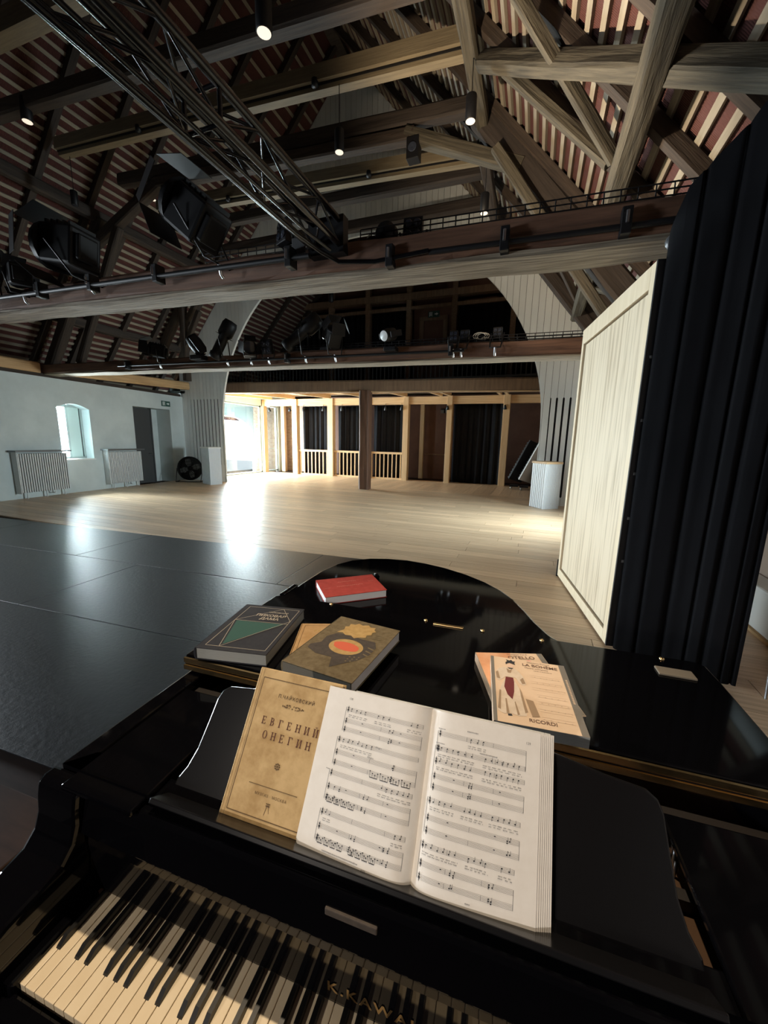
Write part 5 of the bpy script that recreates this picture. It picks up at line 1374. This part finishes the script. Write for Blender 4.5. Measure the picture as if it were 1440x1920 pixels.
for k in range(6): pl_.append(ell(-.004 + .003 * (k % 3), -.094 - .0035 * (k // 3), .0015, .0011, 6))
pl_.append(line((-.002, -.095), (-.005, -.112), .0009)); pl_.append(line((-.0, -.095), (.004, -.108), .0009))
flat(b, 'ornament', 'brown_ink', pl_, th)
flat(b, 'hinge_groove', 'brown_ink', [line((-.0868, -.131), (-.0868, .131), .0004)], th)

# ---- the open vocal score
score = thing('open_score', 'open vocal score with white music pages on the music desk', 'sheet music', matrix=DM, group='books and scores on the piano')
SPU, VB, VT = -.095, -.0155, .2435
def page_w(s):
    """height of the page surface above the desk plane, s = distance from the fold"""
    return .003 + .021 * (1 - math.exp(-s / .012)) * math.exp(-s * 2.2) - .010 * (s / .2) ** 2
def surf(side, s, v, lift=0.0, shift=0.0):
    return (SPU + side * (s + shift), v, page_w(s) + lift)
def sheet(nm, side, s1, lift, shift, vb, vt, m='paper'):
    n = 26; vs = []
    for i in range(n + 1):
        s = s1 * (i / n) ** 1.4
        # the lower edge bows out where the page arches
        vs += [surf(side, s, vb, lift, shift), surf(side, s, vt, lift, shift)]
    fs = [((2 * i, 2 * i + 2, 2 * i + 3, 2 * i + 1) if side > 0 else (2 * i + 1, 2 * i + 3, 2 * i + 2, 2 * i)) for i in range(n)]
    o = MB(True).add(vs, fs, True).build(nm, m, score, local=True)
    return o
left = sheet('page', -1, .204, 0, 0, VB, VT)
right = sheet('page', 1, .187, 0, 0, VB, VT)
for k in range(1, 8):
    sheet('page', 1, .187 + .0028 * k, -.0016 * k, 0.0004 * k, VB + .0004 * (k % 3), VT + .0003 * (k % 2))
    if k < 6: sheet('page', -1, .204 + .0012 * k, -.0014 * k, 0.0002 * k, VB + .0006 * (k % 3) + .0012 * k, VT + .0003 * (k % 2))
# page blocks below the top sheets
for side, ln, nm in ((1, .203, 'page_block'), (-1, .165, 'page_block')):
    n = 18; top_ = []; bot_ = []
    for i in range(n + 1):
        s = .004 + ln * i / n
        wv = page_w(min(s, .204)) - .011
        top_.append((s, max(-.018, wv))); bot_.append((s, -.0205))
    mb = MB(True); vs = []
    for (s, w_), (s2, w2) in zip(top_, bot_):
        for v in (VB + .001, VT - .0005):
            vs += [(SPU + side * s, v, w_), (SPU + side * s, v, w2)]
    for i in range(n):
        a = 4 * i
        mb.add(vs[a:a + 8], [(0, 4, 6, 2), (1, 3, 7, 5), (0, 1, 5, 4), (2, 6, 7, 3)], False)
    mb.add(vs[-4:], [(0, 1, 3, 2)], False)
    mb.build(nm, 'page_edge_white', score, local=True)
MB().box(SPU - .215 if False else SPU - .16, SPU + .206, VB - .001, VT + .001, -.0225, -.0207).build('back_cover', 'white_paint', score, local=True)

# music printed on the pages
def ink_strip(mb, side, s0, v0, s1_, v1, wd, n=1):
    d = Vector((s1_ - s0, v1 - v0)); d.normalize(); nx, ny = -d.y * wd / 2, d.x * wd / 2
    pr = None
    for i in range(n + 1):
        t = i / n; s = s0 + (s1_ - s0) * t; v = v0 + (v1 - v0) * t
        a, c2 = surf(side, max(.0, s + nx), v + ny, .0006), surf(side, max(.0, s - nx), v - ny, .0006)
        if pr: mb.add([pr[0], pr[1], c2, a], [(0, 1, 2, 3)])
        pr = (a, c2)
def ink_dot(mb, side, s, v, rs, rv, n=8):
    mb.add([surf(side, s + rs * math.cos(2 * PI * k / n), v + rv * math.sin(2 * PI * k / n), .0007) for k in range(n)], [tuple(range(n))])
def page_xy(side, x, t):
    """x: 0..1 from the left edge of the page, t: 0..1 down the page -> (s, v)"""
    W = .204 if side < 0 else .190
    return ((1 - x) * W if side < 0 else x * W), VT - t * (VT - VB)
def print_page(side, systems, seed, num):
    rg = random.Random(seed)
    st, ik, tx = MB(), MB(), MB()
    gap = .0016
    for sy in systems:
        x0 = sy['x0']; x1 = sy['x1']
        for j, t in enumerate(sy['t']):
            sa, v = page_xy(side, x0, t); sb, _ = page_xy(side, x1, t)
            for k in range(5): ink_strip(st, side, sa, v - (k - 2) * gap, sb, v - (k - 2) * gap, .00026, 18)
            # clef
            sc_, _ = page_xy(side, x0 + .022, t)
            ink_strip(ik, side, sc_, v + .0055, sc_, v - .0055, .0009); ink_dot(ik, side, sc_, v - .0012, .0017, .0019); ink_dot(ik, side, sc_, v + .0026, .0012, .0014)
            # bar lines
            for bx in sy.get('bars', (.5,)) + (1.0, 0.0):
                s_, _ = page_xy(side, x0 + (x1 - x0) * bx, t)
                ink_strip(st, side, s_, v + 2 * gap, s_, v - 2 * gap, .0005)
            voice = (j < sy['voices'])
            for (a, b_) in (sy['notes'] if voice else sy.get('piano', [])):
                cnt = max(2, int((b_ - a) * (17 if voice else 20)))
                for q in range(cnt):
                    xx = x0 + (x1 - x0) * (a + (b_ - a) * (q + .5) / cnt) + rg.uniform(-.004, .004)
                    s_, _ = page_xy(side, xx, t); dv = rg.choice((-2, -1, 0, 1, 2)) * gap * .5
                    ink_dot(ik, side, s_, v + dv, .00125, .00095)
                    upd = -1 if dv > 0 else 1
                    sx_ = s_ + (.0011 if (upd > 0) == (side > 0) else -.0011)
                    ink_strip(ik, side, sx_, v + dv, sx_, v + dv + upd * .0052, .00042)
                    if rg.random() < .5: ink_strip(ik, side, sx_, v + dv + upd * .0052, sx_ + .0014 * side, v + dv + upd * .0034, .0006)
                    if not voice and rg.random() < .6:
                        ink_dot(ik, side, s_, v + dv - .0026, .00125, .00095)
            if voice:
                for (a, b_) in sy['notes']:
                    for r in (1, 2):
                        x = a
                        while x < b_:
                            wd = rg.uniform(.018, .045); sa2, _ = page_xy(side, x0 + (x1 - x0) * x, t); sb2, _ = page_xy(side, x0 + (x1 - x0) * min(x + wd, b_), t)
                            vv = v - .0062 - .0030 * r
                            c_ = sa2
                            stp = .0011
                            while (sb2 - c_) * (1 if sb2 > sa2 else -1) > 0:
                                d_ = 1 if sb2 > sa2 else -1
                                ink_strip(tx, side, c_, vv + rg.uniform(-.0002, .0002), c_ + d_ * .0007, vv + rg.uniform(-.0002, .0002), rg.uniform(.0007, .0015)); c_ += d_ * stp
                            x += wd + rg.uniform(.012, .03)
            else:
                # rests in empty bars
                for bx in (.25, .75):
                    if not any(a <= bx <= b_ for a, b_ in sy.get('piano', [])):
                        s_, _ = page_xy(side, x0 + (x1 - x0) * bx, t); ink_strip(ik, side, s_ - .0013, v + .0010, s_ + .0013, v + .0010, .0010)
            if sy.get('low') and j == len(sy['t']) - 1:
                for (a, b_) in sy['low']:
                    n_ = 4
                    for g_ in range(n_):
                        xa = x0 + (x1 - x0) * (a + (b_ - a) * g_ / n_); xb = x0 + (x1 - x0) * (a + (b_ - a) * (g_ + .75) / n_)
                        sa2, _ = page_xy(side, xa, t); sb2, _ = page_xy(side, xb, t)
                        ink_strip(ik, side, sa2, v - .0062, sb2, v - .0062, .0011)
                        for q in range(4):
                            s_ = sa2 + (sb2 - sa2) * q / 3; dv = (.003, .0, -.0018, .0014)[q]
                            ink_dot(ik, side, s_, v + dv, .0012, .00095); ink_strip(ik, side, s_, v + dv, s_, v - .0062, .0004)
        s_, va = page_xy(side, x0, sy['t'][0]); _, vb = page_xy(side, x0, sy['t'][-1])
        ink_strip(st, side, s_, va + 2 * gap, s_, vb - 2 * gap, .0006)
        sb_, _ = page_xy(side, x1, 0); _, vm = page_xy(side, x1, sy['t'][-2])
        if len(sy['t']) > 1: ink_strip(st, side, sb_, vm + 2 * gap, sb_, vb - 2 * gap, .0006)
    for (x, t, txt, sz) in num:
        s_, v = page_xy(side, x, t)
        if not (txt.isdigit() and len(txt) == 3 or txt == 'Allegro'):   # too small to read in the photograph: plain strokes
            for q in range(len(txt)):
                ink_strip(tx, side, s_ + (q - len(txt) / 2) * sz * .5, v, s_ + (q - len(txt) / 2) * sz * .5 + sz * .32, v + rg.uniform(-.0002, .0002), sz * rg.uniform(.25, .42))
            continue
        vs, fs = text_mesh(txt, sz)
        tx.add([surf(side, s_ + q.x * side * (1 if side > 0 else 1) if side > 0 else s_ - q.x, v + q.y, .0007) for q in vs], fs)
    pg = left if side < 0 else right
    for mb_, nm, m_ in ((st, 'printed_staves', 'staff_ink'), (ik, 'printed_notes', 'ink'), (tx, 'printed_text', 'staff_ink')): mb_.build(nm, m_, pg, local=True)['kind'] = 'stuff'
print_page(-1, [
    dict(x0=.20, x1=.945, t=(.125, .20, .255), voices=1, notes=[(.05, .30), (.40, .62), (.82, .98)], piano=[(.60, .66)], bars=(.5,)),
    dict(x0=.17, x1=.94, t=(.325, .405, .47), voices=1, notes=[(.06, .48)], piano=[(.72, .75)], low=[(.48, .98)], bars=(.45,)),
    dict(x0=.16, x1=.93, t=(.535, .615, .68), voices=1, notes=[(.62, .99)], piano=[(.08, .2), (.44, .54)], low=[(.04, .40)], bars=(.42, .70)),
    dict(x0=.15, x1=.92, t=(.765, .845, .91), voices=1, notes=[(.05, .15), (.86, .98)], piano=[(.4, .48), (.78, .86)], low=[(.04, .36), (.42, .74)], bars=(.40, .78))], 3,
    [(.23, .055, '128', .0052), (.58, .315, 'Allegro', .0042), (.52, .385, 'Allegro', .0042), (.14, .52, 'xxxx', .004), (.40, .965, 'x' * 30, .0045), (.62, .982, 'xxxx', .0038)])
print_page(1, [
    dict(x0=.085, x1=.865, t=(.133, .222), voices=1, notes=[(.36, .56)], piano=[], bars=(.34, .64)),
    dict(x0=.075, x1=.86, t=(.222, .296, .383, .444), voices=2, notes=[(.04, .45), (.55, .97)], piano=[(.40, .46)], bars=(.36, .68)),
    dict(x0=.06, x1=.84, t=(.521, .613, .680), voices=1, notes=[(.04, .30), (.38, .62), (.68, .98)], piano=[(.86, .92)], bars=(.48,)),
    dict(x0=.045, x1=.81, t=(.756, .848, .915), voices=1, notes=[(.03, .42), (.50, .74), (.84, .98)], piano=[(.34, .40), (.74, .80)], bars=(.30, .68))], 8,
    [(.88, .075, '129', .0052), (.40, .085, 'x' * 9, .0042), (.12, .105, 'x' * 7, .0035), (.12, .192, 'x' * 9, .0035), (.55, .195, 'x' * 14, .0042), (.47, .962, 'xxxx', .0038)])

# ================================================================== WOODEN CASE LEFT OF THE PIANO
t = thing('wooden_case', 'brown wooden case standing on the floor left of the keyboard', 'case', matrix=PROT @ Matrix.Translation((-1.62, .52, 0)))
MB().box(-.36, .36, -.16, .13, 0, .46).build('body', 'crate_wood', t, local=True, bevel=.006)
MB().box(-.40, .39, -.19, .16, .46, .50).build('top_board', 'crate_wood', t, local=True, bevel=.006)
MB().box(-.30, .30, -.168, -.16, .06, .40).build('front_panel', 'green_cloth', t, local=True)
for x in (-.36, .34): MB().box(x, x + .03, -.172, -.15, 0, .46).build('corner_strip', 'crate_wood', t, local=True)
MB().tube([(.38, -.10, .34), (.42, -.06, .36), (.42, .04, .36), (.38, .08, .34)], .008, 8).build('carry_handle', 'steel', t, local=True)
